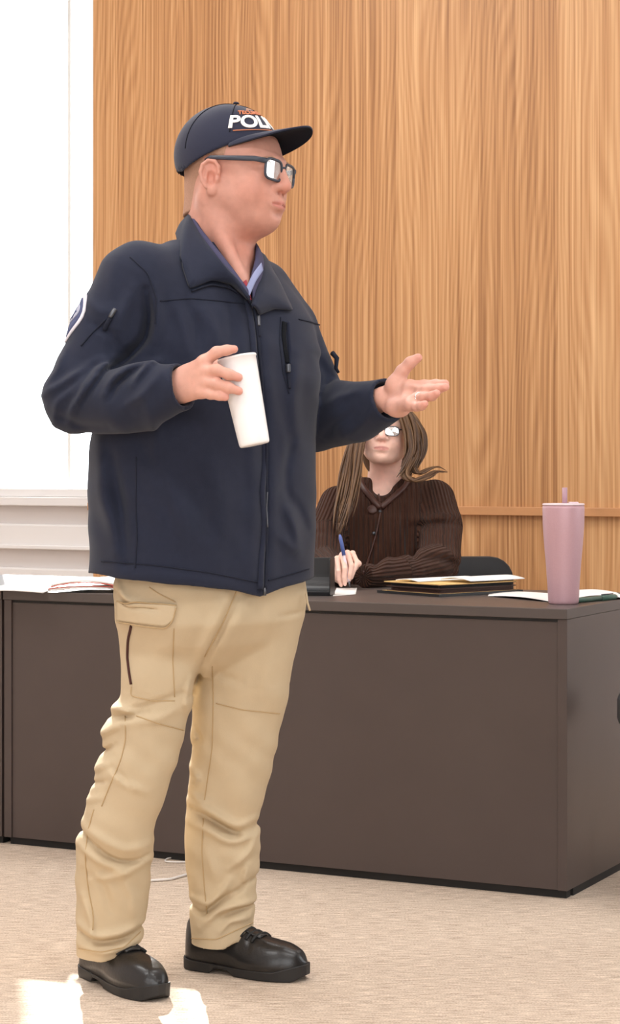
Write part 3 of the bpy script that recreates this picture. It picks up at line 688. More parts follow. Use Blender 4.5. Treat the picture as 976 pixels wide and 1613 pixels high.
# folds: (points, height m, half-width px); positive ridges, negative creases
def folds(fld, L, yfront, Y=Y0, wob=None, gain=1.3):
    gx = CX+fld.x*FPX/Y; gz = HY+(CAMZ-fld.z)*FPX/Y; A = np.zeros((len(gx), len(gz)), np.float32)
    for pts, amp, w_ in L:
        amp *= gain
        p = dens(pts, 14); d2 = np.full(A.shape, 1e9, np.float32); tt = np.zeros(A.shape, np.float32); n = len(p)-1
        i0, i1 = np.searchsorted(gx, p[:, 0].min()-3*w_), np.searchsorted(gx, p[:, 0].max()+3*w_)
        for k in range(n):
            a, c = p[k], p[k+1]; ba = c-a; l2 = ba@ba+1e-9; ux = gx[i0:i1, None]-a[0]; uz = gz[None, :]-a[1]; t = np.clip((ux*ba[0]+uz*ba[1])/l2, 0, 1)
            dd = (ux-t*ba[0])**2+(uz-t*ba[1])**2; sub = d2[i0:i1]; m = dd < sub; sub[m] = dd[m]; tt[i0:i1][m] = ((k+t)/n)[m]
        A += amp*np.exp(-d2/(w_*w_))*np.sin(np.pi*np.clip(tt, .06, .94))**.5
    if wob: A += wob(gx[:, None], gz[None, :])
    m = np.clip((yfront-fld.y)/.03+.5, 0, 1).astype(np.float32)[None, :, None]
    q = np.abs(fld.F) < .05; fld.F -= np.where(q, A[:, None, :]*m, 0)
wob = lambda u, v: (.0018*np.sin(u/19+np.sin(v/31)*1.7)*np.sin(v/43+u/67)+.0011*np.sin(u/11-v/17+2*np.sin(v/37))).astype(np.float32)
folds(J, [([(176, 574), (150, 590), (124, 609), (88, 628)], .007, 7), ([(182, 577), (160, 601), (142, 638), (128, 668)], .008, 6.5), ([(196, 573), (176, 598), (162, 622), (146, 640)], .008, 6),
          ([(262, 577), (222, 588), (198, 607), (188, 628)], .008, 7), ([(258, 582), (242, 598), (230, 616)], .006, 5), ([(150, 612), (112, 640), (104, 672)], .005, 7), ([(215, 650), (248, 630), (272, 600)], .005, 7),
          ([(243, 470), (247, 505), (242, 545), (200, 578)], -.012, 7), ([(230, 560), (205, 580), (178, 596)], -.007, 5), ([(170, 585), (150, 615), (140, 640)], -.006, 5),
          ([(188, 590), (170, 616), (152, 640)], -.007, 5), ([(225, 600), (205, 615), (196, 635)], -.006, 5), ([(225, 470), (210, 500), (200, 540)], .006, 10), ([(160, 520), (190, 535), (205, 560)], -.005, 7),
          ([(255, 470), (262, 515), (255, 560)], .007, 10), ([(285, 490), (300, 530), (305, 560)], .004, 8), ([(200, 420), (190, 450), (195, 490)], .003, 12),
          ([(168, 700), (175, 780), (200, 860)], .008, 13), ([(190, 720), (205, 800), (212, 880)], -.006, 9), ([(240, 730), (290, 800), (330, 850)], .005, 16), ([(290, 760), (350, 830), (370, 870)], -.003, 12),
          ([(470, 560), (462, 640), (470, 700)], .007, 10), ([(452, 800), (465, 830), (470, 860)], .006, 7), ([(448, 770), (470, 800), (486, 840)], -.005, 8), ([(440, 840), (470, 870)], .004, 8),
          ([(378, 480), (392, 560), (396, 640), (404, 760), (400, 900)], .004, 9), ([(405, 500), (414, 640), (420, 740), (416, 910)], -.004, 4), ([(424, 540), (432, 700), (432, 900)], .004, 8),
          ([(510, 640), (535, 625), (560, 618)], .005, 7), ([(508, 690), (528, 668), (552, 652)], -.004, 7), ([(540, 690), (570, 668), (585, 640)], .004, 7), ([(500, 560), (520, 590), (505, 620)], -.006, 7),
          ([(160, 893), (300, 900), (408, 918)], .0015, 8), ([(230, 690), (270, 770), (290, 860)], -.003, 10), ([(340, 730), (360, 800), (350, 880)], .004, 14), ([(330, 500), (345, 530), (350, 556)], .004, 9), ([(300, 480), (318, 520), (322, 560)], -.004, 7), ([(365, 490), (370, 530), (366, 555)], -.003, 7), ([(250, 640), (262, 690), (255, 740)], .004, 10), ([(120, 560), (112, 590), (92, 612)], .005, 8), ([(150, 480), (168, 500), (200, 508)], .004, 9), ([(105, 655), (140, 672), (190, 676)], -.004, 7), ([(430, 620), (446, 700), (440, 760)], .004, 9), ([(462, 690), (450, 740), (455, 790)], -.004, 7)], 4.56, wob=wob, gain=1.7)
V, Q = J.mesh(1)
jacket = mk('jacket', V, Q, M['navy'], man)
# zip, seams and pockets
zipP = [(393, 474), (400, 520), (404, 570), (410, 620), (418, 670), (420, 720), (415, 775), (419, 830), (414, 880), (413, 928)]
ribbon(J, [(x-4, y) for x, y in zipP], .016, .006, 'zip_placket', M['navy'], jacket, 60, .002)
zp = ribbon(J, [(x+1.5, y) for x, y in zipP], .0062, .004, 'zipper', M['navyseam'], jacket, 60, .006)
ribbon(J, [(x+1.5, y) for x, y in zipP[6:8]], .0035, .003, 'zipper_teeth', M['metal'], zp, 14, .0078)
def pull(pts, name='zipper_pull', w_=.007, m='metal', lift=.010): return ribbon(J, pts, w_, .004, name, M[m], zp, 10, lift)
pull([(401, 500), (402, 516)]); pull([(402, 517), (403, 532)], 'pull_cord', .006, 'navyseam')
for pts in ([(252, 474), (300, 470), (345, 474), (392, 480)], [(215, 720), (214, 790), (216, 850), (213, 895)], [(470, 503), (488, 507), (503, 512)], [(160, 884), (240, 890), (330, 902), (404, 917)], [(422, 914), (455, 905), (486, 896)],
            [(205, 405), (232, 430), (246, 470), (245, 510)], [(442, 500), (440, 540), (446, 590), (455, 620)]):
    ribbon(J, pts, .0032, .0016, 'seam', M['navyseam'], jacket, 40, .0006)
pk = ribbon(J, [(447, 508), (446, 530), (449, 555), (452, 572)], .0125, .003, 'chest_pocket', M['navydark'], jacket, 24, .0014)
ribbon(J, [(452, 508), (453, 530), (455, 555), (455, 575)], .005, .006, 'pocket_welt', M['navy'], pk, 24, .002)
ribbon(J, [(451, 574), (452, 587)], .010, .006, 'pocket_zip_pull', M['metal'], pk, 8, .004); ribbon(J, [(453, 587), (455, 612)], .007, .004, 'pull_cord', M['navyseam'], pk, 10, .002)
sp = ribbon(J, [(182, 488), (177, 494), (174, 500)], .010, .005, 'sleeve_pocket_pull', M['metal'], jacket, 8, .003); ribbon(J, [(174, 501), (168, 512), (165, 520)], .010, .005, 'pull_cord', M['navyseam'], sp, 8, .002)
ribbon(J, [(166, 504), (140, 530), (128, 545)], .004, .002, 'seam', M['navyseam'], jacket, 16, .001)
b = MB(); q = PX(523, 556, 4.575); b.tube([q, q+np.array([.010, -.01, -.012]), q+np.array([.008, -.012, -.034]), q+np.array([.014, -.012, -.044])], [.006, .0055, .004, .003], 8); b.build('sleeve_zip_pull', M['navyseam'], jacket)
# shield patch wrapped round the sleeve
def wrap(fld, A, B, out, pol, th, name, m, parent, lift, seg=40, rings=7):
    ax = unit(B-A); out = unit(out-ax*np.dot(out, ax)); si = np.cross(ax, out); c = (A+B)/2; rr = .085
    G = []
    for k in range(rings):
        f = max(k/(rings-1), .02); G.append([(s*f, u*f) for s, u in pol])
    G = np.array(G); D = []; O = []
    for s, u in G.reshape(-1, 2):
        a = u/rr; d = out*math.cos(a)+si*math.sin(a); O.append(c+ax*s+d*.17); D.append(-d)
    O = np.array(O); D = np.array(D); ts = None; P, N, h = fld.march(O, D, 0, .2); P = (P+N*lift).reshape(rings, -1, 3); N = N.reshape(rings, -1, 3)
    P = np.concatenate([P, P[:, :1]], 1); N = np.concatenate([N, N[:, :1]], 1); b = MB(); b.sheet(P, N, th); return b.build(name, m, parent)
def shield(k):
    o = []
    for t in np.linspace(0, 1, 25)[:-1]:
        a = 2*math.pi*t; s = -math.cos(a)*.055; u = math.sin(a)*.043*(1.0 if s < 0 else max(.0, 1-(s/.055)**2*.55)); o.append((s*k, u*k))
    return o
A, B = RS[0], RS[2]; A2, B2 = A+(B-A)*.08, A+(B-A)*.86; po = np.array([-.97, -.26, 0])
sh = wrap(J, A2, B2, po, shield(1), .003, 'shoulder_patch', M['patchrim'], jacket, .0018)
wrap(J, A2, B2, po, shield(.80), .002, 'patch_field', M['patchblue'], sh, .0036)
wrap(J, A2, B2, po, [(s*.4-.008, u*.55) for s, u in shield(1)], .002, 'patch_emblem', M['patchgrey'], sh, .0050)
wrap(J, A2, B2, po, [((.016 if i % 2 else .007)*math.cos(i*math.pi/5)-.006, (.016 if i % 2 else .007)*math.sin(i*math.pi/5)) for i in range(10)], .0016, 'patch_star', M['patchblue'], sh, .0064, rings=4)
# jacket collar, worn open
def cat(P, n):
    P = np.array(P, float); L = np.r_[0, np.cumsum(np.linalg.norm(np.diff(P, axis=0), axis=1))]; t = np.linspace(0, L[-1], n); t = np.sort(np.r_[t, L[1:-1]])
    return P, L, t
def band(name, top, bot, th, m, parent, nu=44, nv=7, bulge=.0, sm=True):
    if sm: a = dens(top, nu); b = dens(bot, nu)
    else:
        k = len(top); u = np.linspace(0, k-1, (k-1)*6+1); a = np.stack([np.interp(u, np.arange(k), np.array(top)[:, i]) for i in range(3)], 1); b = np.stack([np.interp(u, np.arange(k), np.array(bot)[:, i]) for i in range(3)], 1); a[1:-1] = (a[:-2]+2*a[1:-1]+a[2:])/4; a[1:-1] = (a[:-2]+2*a[1:-1]+a[2:])/4; b[1:-1] = (b[:-2]+6*b[1:-1]+b[2:])/8; nu = len(a)
    t = np.linspace(0, 1, nv)[None, :, None]; G = a[:, None]*(1-t)+b[:, None]*t
    N = np.cross(np.gradient(G, axis=0), np.gradient(G, axis=1)); N /= np.linalg.norm(N, axis=2, keepdims=True)+1e-9
    c = G.mean((0, 1)); 
    if (N*(G-c)).sum() < 0: N = -N
    G = G+N*bulge*np.sin(np.pi*t); mb = MB(); mb.sheet(G, N, th); o = mb.build(name, m, parent); return o, G, N
def on(px, py, lift=.006):
    P, N, h = J.hit([(px, py)]); return P[0]+N[0]*lift
colT = [PX(393, 470, 4.262), PX(372, 440, 4.272), PX(345, 408, 4.285), PX(318, 374, 4.325), PX(298, 340, 4.40), PX(300, 334, 4.47), PX(335, 352, 4.525), PX(385, 380, 4.525), PX(408, 398, 4.47), PX(411, 425, 4.39), PX(404, 455, 4.31), PX(399, 478, 4.272)]
colO = [on(389, 467, .006), on(362, 450, .007), on(330, 445, .008), on(297, 457, .008), PX(286, 412, 4.262), PX(277, 368, 4.40), PX(290, 372, 4.53), PX(372, 392, 4.575), PX(420, 412, 4.53), PX(440, 446, 4.44), on(457, 492, .007), on(428, 489, .007), on(405, 497, .006)]
colT = colT[:-1]+[PX(400, 468, 4.285), PX(397, 480, 4.268)]
band('collar', colT, colO, .006, M['navy'], jacket, bulge=.005, sm=False)
band('collar_stand', [p+np.array([0, 0, -.003]) for p in colT], [p*0+q for p, q in zip(colT, [PX(397, 480, 4.28), PX(378, 462, 4.30), PX(352, 440, 4.31), PX(325, 410, 4.345), PX(303, 380, 4.41), PX(303, 374, 4.47), PX(335, 385, 4.515), PX(380, 405, 4.515), PX(401, 425, 4.465), PX(403, 448, 4.39), PX(399, 470, 4.32), PX(398, 486, 4.28)])], .004, M['navyseam'], jacket)
ribbon(J, [(301, 460), (330, 450), (360, 455), (386, 472)], .004, .003, 'collar_piping', M['navyseam'], jacket, 30, .004)
# shirt collar and placket
shirt = band('shirt', [PX(386, 452, 4.295), PX(366, 424, 4.30), PX(338, 388, 4.322), PX(310, 352, 4.375), PX(302, 333, 4.43), PX(318, 338, 4.48), PX(360, 362, 4.505), PX(395, 380, 4.48), PX(405, 384, 4.43), PX(403, 410, 4.36), PX(392, 448, 4.30)],
             [PX(390, 470, 4.272), PX(372, 446, 4.280), PX(346, 418, 4.292), PX(312, 376, 4.345), PX(296, 350, 4.43), PX(312, 360, 4.50), PX(360, 390, 4.53), PX(402, 410, 4.51), PX(416, 420, 4.44), PX(411, 440, 4.36), PX(398, 474, 4.285)], .005, M['shirt'], man, bulge=.004)[0]
band('collar_point', [PX(388, 452, 4.288), PX(400, 428, 4.315), PX(411, 414, 4.345)], [PX(391, 470, 4.272), PX(402, 444, 4.295), PX(414, 426, 4.335)], .003, M['shirtlight'], shirt, 12, 4)
b = MB(); b.poly([PX(380, 446, 4.300), PX(388, 440, 4.298), PX(396, 472, 4.280), PX(391, 476, 4.280)], (0, .006, 0)); b.build('undershirt', mat('red_undershirt', srgb(150, 50, 62), .8), shirt)

# --- trousers
PXR = Field(rng(-.54, .03, .0034), rng(4.18, 4.78, .0040), rng(.06, .98, .0036))
def leg(rows, k, n=2.15):
    z = []; cx = []; cy = []; a = []; b = []
    for py, l, r, Y, rd in rows:
        h = (xr(r, Y)-xr(l, Y))/2; z.append(zr(py, Y)); cx.append((xr(l, Y)+xr(r, Y))/2); cy.append(Y); a.append(h); b.append(h*rd)
    PXR.loft(z, cx, cy, a, b, 0, n, k)
z, cx, a, b_ = from_sil([(860, 200, 462, .62), (900, 190, 474, .64), (920, 186, 480, .66), (975, 188, 477, .66), (1010, 205, 455, .60), (1045, 240, 410, .50), (1065, 270, 360, .5)], TY)
PXR.loft(z, cx, Y0, a, b_, TY, 2.1, .001)
leg([(885, 215, 330, 4.40, .9), (935, 186, 330, 4.38, .95), (1000, 188, 322, 4.37, 1.05), (1060, 190, 312, 4.36, 1.1), (1095, 189, 303, 4.36, 1.1), (1130, 170, 297, 4.365, 1.05), (1170, 161, 287, 4.37, 1.05), (1210, 151, 277, 4.37, 1.05), (1250, 141, 262, 4.375, 1.05), (1290, 130, 247, 4.38, 1.05),
     (1320, 121, 240, 4.39, 1.05), (1360, 119, 239, 4.41, 1.05), (1400, 119, 236, 4.425, 1.1), (1450, 121, 229, 4.435, 1.15), (1490, 121, 223, 4.44, 1.2), (1515, 122, 221, 4.44, 1.2)], .02)
leg([(885, 325, 450, 4.48, .9), (935, 322, 481, 4.485, .95), (985, 312, 477, 4.49, 1.02), (1040, 304, 462, 4.49, 1.02), (1090, 302, 455, 4.495, 1.0), (1150, 301, 441, 4.50, 1.0), (1210, 299, 430, 4.51, 1.0), (1270, 293, 413, 4.52, 1.0), (1300, 290, 402, 4.53, 1.05), (1335, 290, 412, 4.535, 1.05),
     (1380, 294, 406, 4.545, 1.08), (1420, 297, 401, 4.55, 1.1), (1460, 299, 399, 4.55, 1.12), (1495, 302, 398, 4.55, 1.12)], .016)
h1 = PX(122, 1509, 4.44); h2 = PX(221, 1476, 4.44); n_ = unit(np.cross(h2-h1, [0, 1., .12])); n_ = n_ if n_[2] < 0 else -n_; PXR.cutplane(h1, n_, (-.6, 4.1, 0), (-.29, 4.8, .3))
h1 = PX(300, 1492, 4.55); h2 = PX(399, 1464, 4.55); n_ = unit(np.cross(h2-h1, [0, 1., .12])); n_ = n_ if n_[2] < 0 else -n_; PXR.cutplane(h1, n_, (-.275, 4.1, 0), (.1, 4.8, .3))
for c, y in (((172, 1500), 4.44), ((350, 1485), 4.55)): PXR.cone(PX(c[0], c[1]+40, y), PX(c[0], c[1]-25, y), .056, .05, .004, 'sub')
wob2 = lambda u, v: (.0022*np.sin(u/15+np.sin(v/27)*2)*np.sin(v/33+u/51)+.0012*np.sin(u/9-v/14+2*np.sin(v/29))*(v > 1080)).astype(np.float32)
folds(PXR, [([(178, 1108), (195, 1104), (222, 1110)], .008, 5), ([(180, 1122), (205, 1118), (240, 1108)], -.008, 5), ([(158, 1150), (175, 1140), (200, 1126)], .0075, 7), ([(150, 1182), (175, 1172), (190, 1160)], -.006, 4), ([(145, 1208), (165, 1195), (185, 1185)], .005, 6),
            ([(140, 1232), (160, 1222), (180, 1215)], -.004, 3.5), ([(135, 1255), (155, 1245), (172, 1240)], .003, 5), ([(188, 1202), (208, 1218), (238, 1232)], .006, 8), ([(186, 1196), (200, 1205), (215, 1222)], -.005, 5),
            ([(205, 1108), (240, 1100), (290, 1080)], -.005, 6), ([(215, 1125), (260, 1118), (296, 1100)], .005, 8),
            ([(126, 1296), (150, 1312), (185, 1340), (215, 1346), (236, 1338)], -.009, 4.5), ([(135, 1286), (170, 1305), (205, 1325), (240, 1318)], .007, 8), ([(130, 1318), (165, 1342), (205, 1358)], .008, 7), ([(236, 1345), (200, 1362), (150, 1372)], .007, 7),
            ([(140, 1360), (170, 1380), (180, 1420)], -.005, 7), ([(200, 1370), (215, 1400), (216, 1440)], .005, 7), ([(135, 1400), (150, 1440), (150, 1470)], .007, 6),
            ([(130, 1462), (160, 1474), (195, 1470), (226, 1458)], -.010, 5), ([(128, 1448), (160, 1462), (200, 1456), (222, 1448)], .007, 6), ([(126, 1480), (170, 1488), (220, 1474)], .006, 6),
            ([(302, 1280), (325, 1290), (350, 1306), (372, 1318)], -.014, 6), ([(298, 1268), (330, 1276), (372, 1306), (400, 1296)], .009, 7), ([(296, 1300), (330, 1310), (362, 1330), (405, 1320)], .009, 7), ([(408, 1318), (390, 1350), (360, 1372)], .006, 6),
            ([(320, 1330), (335, 1370), (340, 1400)], .004, 9), ([(296, 1440), (318, 1452), (345, 1424), (372, 1410)], -.010, 5), ([(300, 1425), (328, 1430), (350, 1408), (362, 1390)], .008, 6), ([(312, 1470), (340, 1440), (372, 1432), (398, 1432)], .008, 6),
            ([(345, 1452), (372, 1442), (398, 1440)], -.008, 4.5), ([(345, 1475), (360, 1458), (390, 1456)], .006, 5), ([(372, 1412), (385, 1402), (402, 1394)], -.006, 5), ([(390, 1370), (384, 1390), (388, 1402)], .006, 5),
            ([(376, 930), (352, 985), (322, 1040), (304, 1088)], -.010, 5), ([(362, 930), (338, 985), (312, 1040)], .008, 9), ([(392, 940), (362, 1000), (330, 1050)], .006, 11), ([(330, 1035), (352, 1062), (380, 1070)], -.004, 7), ([(306, 1060), (300, 1090), (300, 1110)], .006, 5),
            ([(440, 1000), (420, 1060), (410, 1110)], .004, 14), ([(475, 965), (440, 968)], -.003, 4), ([(195, 915), (205, 935), (230, 945)], .006, 7), ([(190, 925), (210, 945), (260, 950)], -.006, 4), ([(307, 1150), (315, 1165), (304, 1180)], -.006, 5), ([(300, 1215), (310, 1225), (302, 1240)], .008, 6), ([(298, 1250), (312, 1262), (330, 1262)], .006, 6)], 4.60, wob=wob2, gain=1.6)
V, Q = PXR.mesh(1); trs = mk('trousers', V, Q, M['khaki'], man)
fl_ = patch(PXR, [(187, 948), (230, 950), (278, 954)], [(187, 977), (228, 982), (262, 986), (274, 974)], .007, 'pocket_flap', M['khaki'], trs, 22, 12, .001)
ribbon(PXR, [(188, 979), (226, 985), (262, 988.5), (272, 978), (277, 957)], .003, .002, 'flap_stitching', M['khakiseam'], fl_, 40, .006)
ribbon(PXR, [(188, 947), (232, 949), (278, 953)], .003, .002, 'flap_stitching', M['khakiseam'], fl_, 30, .006)
tp = ribbon(PXR, [(207, 986), (202, 1008), (201, 1035), (204, 1060), (207, 1078)], .0060, .003, 'pocket_opening', mat('brown_pocket_lining', srgb(72, 40, 34), .9), trs, 30, .0012)
for pts in ([(274, 990), (272, 1040), (275, 1098)], [(207, 1082), (206, 1096), (240, 1104), (275, 1104)], [(197, 1128), (198, 1165), (190, 1198), (172, 1240), (160, 1270)], [(148, 1275), (138, 1310), (134, 1350), (139, 1400), (147, 1440), (146, 1465)],
            [(334, 1050), (336, 1100), (334, 1180), (322, 1260)], [(320, 1290), (318, 1340), (322, 1400), (326, 1440)], [(124, 1494), (160, 1500), (196, 1492), (221, 1468)], [(302, 1478), (340, 1480), (398, 1453)], [(235, 925), (250, 935), (276, 948)], [(374, 926), (352, 978), (322, 1034)],
            [(340, 1108), (380, 1118), (440, 1124)], [(215, 1128), (250, 1140), (288, 1150)]):
    ribbon(PXR, pts, .0026, .0014, 'seam', M['khakiseam'], trs, 40, .0005)
b = MB(); q = PX(482, 935, 4.43); b.tube([q, q+np.array([.003, 0, -.02]), q+np.array([.008, -.003, -.036])], .0022, 8); b.build('waist_cord', M['khaki'], trs)
b = MB(); q = on(413, 930, .006); b.tube([q+np.array([0, 0, .006]), q+np.array([.001, 0, -.010])], .003, 8); b.build('zipper_slider', M['metal'], zp)

# --- shoes
def shoe(c, ang, L, name='shoe', lab=None):
    d = np.array([math.cos(ang), -math.sin(ang), 0]); s = np.array([d[1], -d[0], 0]); c = np.array([c[0], c[1], 0]); sh_ = None
    T = .5-.5*np.cos(np.pi*np.linspace(0, 1, 53)); T = .5*T+.5*np.linspace(0, 1, 53)
    hw = np.interp(T, [0, .12, .3, .45, .62, .76, 1], [.038, .038, .037, .039, .047, .050, .050])*np.sqrt(np.clip(1-np.clip((T-.66)/.342, 0, 1)**2.2, 0, 1))*np.sqrt(np.clip(1-np.clip((.13-T)/.132, 0, 1)**2.2, 0, 1)); hw = np.maximum(hw, .004)
    ht = np.interp(T, [0, .05, .28, .36, .46, .6, .72, .85, .95, 1], [.098, .118, .124, .121, .104, .090, .083, .077, .064, .040])
    sole_h = .016; V = []; F = []; seg = 20
    pos = lambda t, y, z: c+d*((t-.5)*L)+s*(y+.006*math.sin(math.pi*t)*(1))+ZU*z
    ker = np.hanning(5); ker /= ker.sum(); ht = np.convolve(np.pad(ht, 2, mode='edge'), ker, 'valid'); hw = np.convolve(np.pad(hw, 2, mode='edge'), ker, 'valid')
    for i, t in enumerate(T):
        for k in range(seg+1):
            a = math.pi*k/seg; y = math.copysign(abs(math.cos(a))**.66, math.cos(a))*hw[i]*1.03; q = math.sin(a)**(.62 if t > .5 else .5)
            nar = 1-.42*max(0, min(1, (q-.35)/.65))*np.interp(t, [0, .3, .5, .75, 1], [.3, .45, .6, .35, .2]); V.append(pos(t, y*nar, sole_h-.002+(ht[i]-sole_h)*q+.0018*math.sin(t*60)*(q > .6)*(.38 < t < .62)))
    m = seg+1
    for i in range(len(T)-1):
        for k in range(seg): F.append((i*m+k, i*m+k+1, (i+1)*m+k+1, (i+1)*m+k))
        F.append(((i+1)*m+seg, i*m+seg, i*m, (i+1)*m))
    F.append(tuple(range(m))); F.append(tuple((len(T)-1)*m+k for k in range(m))[::-1])
    b = MB(); b.add(V, F); u = b.build(name, M['leather'], man)
    if lab: u['label'] = lab
    # sole: heel block, arch gap, lugged forefoot
    b = MB(); V = []; F = []; seg = 4
    for i, t in enumerate(T):
        w_ = hw[i]+.0025*min(1, hw[i]/.02); bot = np.interp(t, [0, .02, .27, .31, .42, .47, .92, 1], [.006, .001, .001, .013, .012, .001, .001, .014]); top = np.interp(t, [0, .3, .5, .8, .93, 1], [.026, .022, .020, .022, .033, .037])
        V += [pos(t-.012+.024*t, -w_*.95, bot), pos(t-.012+.024*t, w_*.95, bot), pos(t-.012+.024*t, w_, top), pos(t-.012+.024*t, -w_, top)]
    for i in range(len(T)-1):
        for k in range(4): F.append((i*4+k, i*4+(k+1) % 4, (i+1)*4+(k+1) % 4, (i+1)*4+k))
    F += [(3, 2, 1, 0), tuple(len(T)*4-4+k for k in range(4))]
    b.add(V, F); b.build('sole', M['sole'], u, smooth=False, bevel=.002)
    b = MB(); b.sheet(np.array([[pos(t, y*np.interp(t, T, hw)*.36, np.interp(t, T, ht)*1.0+.003*(1-y*y)-.002) for y in np.linspace(-1, 1, 7)] for t in np.linspace(.37, .66, 9)]), np.tile(np.array([.0, 0, 1.]), (9, 7, 1)), .005); b.build('tongue', M['leather'], u)
    for t in (.43, .48, .53, .58, .63):
        h = np.interp(t, T, ht); w_ = np.interp(t, T, hw); P = []
        for k_, a in enumerate(np.linspace(.27*math.pi, .73*math.pi, 11)):
            q = math.sin(a)**(.62 if t > .5 else .5); nar = 1-.42*max(0, min(1, (q-.35)/.65))*np.interp(t, [0, .3, .5, .75, 1], [.3, .45, .6, .35, .2])
            P.append(pos(t+.02*(k_-5)/5, math.cos(a)/abs(math.cos(a)+1e-9)*abs(math.cos(a))**.66*w_*nar*1.03, sole_h-.002+(h-sole_h)*q+.0035))
        b = MB(); b.tube(P, .0034, 8); b.build('lace', M['lace'], u)
    return u
shoe((xr(195, 4.40), 4.405), math.radians(55), .302); shoe((xr(388, 4.52), 4.522), math.radians(27), .292)
# --- head frame of the man
psi = math.radians(62); tilt = math.radians(-3); roll = math.radians(4)
def frame(psi, pitch, roll):
    f = np.array([math.sin(psi), -math.cos(psi), 0]); l = np.array([math.cos(psi), math.sin(psi), 0]); u = ZU.copy()
    f, u = f*math.cos(pitch)+u*math.sin(pitch), u*math.cos(pitch)-f*math.sin(pitch)
    l, u = l*math.cos(roll)-u*math.sin(roll), u*math.cos(roll)+l*math.sin(roll); return np.stack([f, l, u], 1)
HR = frame(psi, tilt, roll); HO = PX(369, 281, Y0); HS = 1.06
zs = np.concatenate([rng(-.0, .15, .01), rng(.165, .93, .02), rng(.945, 1.155, .007), rng(1.16, 1.88, .0026)])
Bd = Field(rng(-.53, .34, .0027), rng(3.97, 4.74, .0030), zs)
TT = head(Bd, HR, HO, HS)
# fleshy under-chin, neck, then trunk and limbs inside the clothes
Bd.ell(TT(.022, 0, -.094), (.055*HS, .050, .034), HR, .03)
nb = PX(352, 425, 4.44); Bd.chain([TT(-.022, 0, -.04), PX(345, 372, 4.437), nb, PX(352, 470, 4.43)], [.067, .070, .074, .085], .03)
for y in (-1, 1): Bd.cone(TT(-.02, y*.058, -.06), PX(384, 452, 4.335), .018, .012, .025)
Bd.cone(PX(336, 330, 4.455), PX(332, 390, 4.46), .040, .045, .03)
tz = [.93, 1.05, 1.2, 1.35, 1.44]; Bd.loft(tz, xr(330), Y0, [.155, .15, .16, .165, .13], [.10, .10, .11, .10, .08], TY, 2.2, .03)
for S_, r in ((RS, .042), (LS, .042)): Bd.chain([nb*.5+S_[0]*.5, S_[0], S_[2] if S_ is RS else S_[3]], [.06, .055, .042], .03)
for hp, kn, an in ((PX(262, 950, 4.40), PX(195, 1270, 4.375), PX(172, 1500, 4.44)), (PX(395, 950, 4.48), PX(350, 1270, 4.52), PX(352, 1480, 4.55))):
    Bd.chain([hp, kn, an+np.array([0, 0, .01])], [.048, .036, .032], .03); Bd.cone(hp, PX(330, 860, 4.43), .05, .08, .03)
# right hand round the cup
CT, CB = PX(372.5, 562, 4.085), PX(401, 701, 4.075)                 # cup axis
ca_ = unit(CT-CB)
RE = RS[2]; W = PX(286, 606, 4.098); Bd.chain([RE, RS[3], W], [.040, .038, .027], .01)
kn = [PX(321, 570, 4.060), PX(325, 585, 4.052), PX(324, 602, 4.052), PX(318, 617, 4.058)]
for i, p in enumerate(kn):
    st = W+(np.array([0, 0, .018-.013*i])); Bd.cone(st, p, .0165, .0118, .012)
Bd.cone(kn[0], kn[3], .0105, .0105, .012)
def finger(pts, rs, k=.006): Bd.chain(pts, [r*1.08 for r in rs], k)
finger([kn[0], PX(341, 555, 4.050), PX(357, 551.5, 4.046), PX(368.5, 550, 4.046)], [.0112, .0102, .0090, .0074])
finger([kn[1], PX(341, 582.5, 4.036), PX(360, 589.5, 4.033), PX(375.5, 594.5, 4.038)], [.0112, .0100, .0090, .0078])
finger([kn[2], PX(340, 604.5, 4.036), PX(360, 610.5, 4.033), PX(376, 616, 4.037)], [.0110, .0098, .0088, .0076])
finger([kn[3], PX(331, 621, 4.044), PX(345, 623.5, 4.036), PX(355, 626, 4.035)], [.0100, .0088, .0078, .0068])
finger([PX(298, 592, 4.095), PX(316, 578, 4.115), PX(342, 577, 4.128), PX(362, 580, 4.135)], [.0185, .0150, .0115, .0092], .012)
# left hand, palm up and open
LE = LS[3]; W2 = PX(604, 627, 4.418); Bd.chain([LE, LS[4], W2], [.036, .030, .025], .01)
k2 = [PX(645, 608, 4.372), PX(651, 616, 4.352), PX(652, 627, 4.332), PX(647, 638, 4.318)]
for i, p in enumerate(k2):
    st = W2+np.array([.012, .016-.012*i, .014-.011*i]); Bd.cone(st, p, .0160, .0118, .011)
Bd.cone(k2[0], k2[3], .0105, .010, .012)
Bd.ell(PX(627, 643, 4.375), (.026, .022, .020), None, .012); Bd.ell(PX(624, 608, 4.395), (.022, .018, .022), None, .012)      # heel and thumb mounts
finger([k2[0], PX(668, 606.5, 4.345), PX(686, 605, 4.322), PX(701, 604, 4.302)], [.0110, .0098, .0088, .0074])
finger([k2[1], PX(672, 614, 4.318), PX(690, 612.5, 4.292), PX(701.5, 609.5, 4.276)], [.0112, .0100, .0090, .0076])
finger([k2[2], PX(668, 626, 4.300), PX(680, 624, 4.276), PX(687.5, 619.5, 4.262)], [.0108, .0096, .0086, .0074])
finger([k2[3], PX(656, 640.5, 4.296), PX(664, 639.5, 4.278), PX(669, 636, 4.266)], [.0098, .0086, .0078, .0068])
finger([PX(622, 606, 4.400), PX(633, 585, 4.392), PX(646, 571, 4.384), PX(658, 563.5, 4.378)], [.0175, .0125, .0110, .0086], .010)
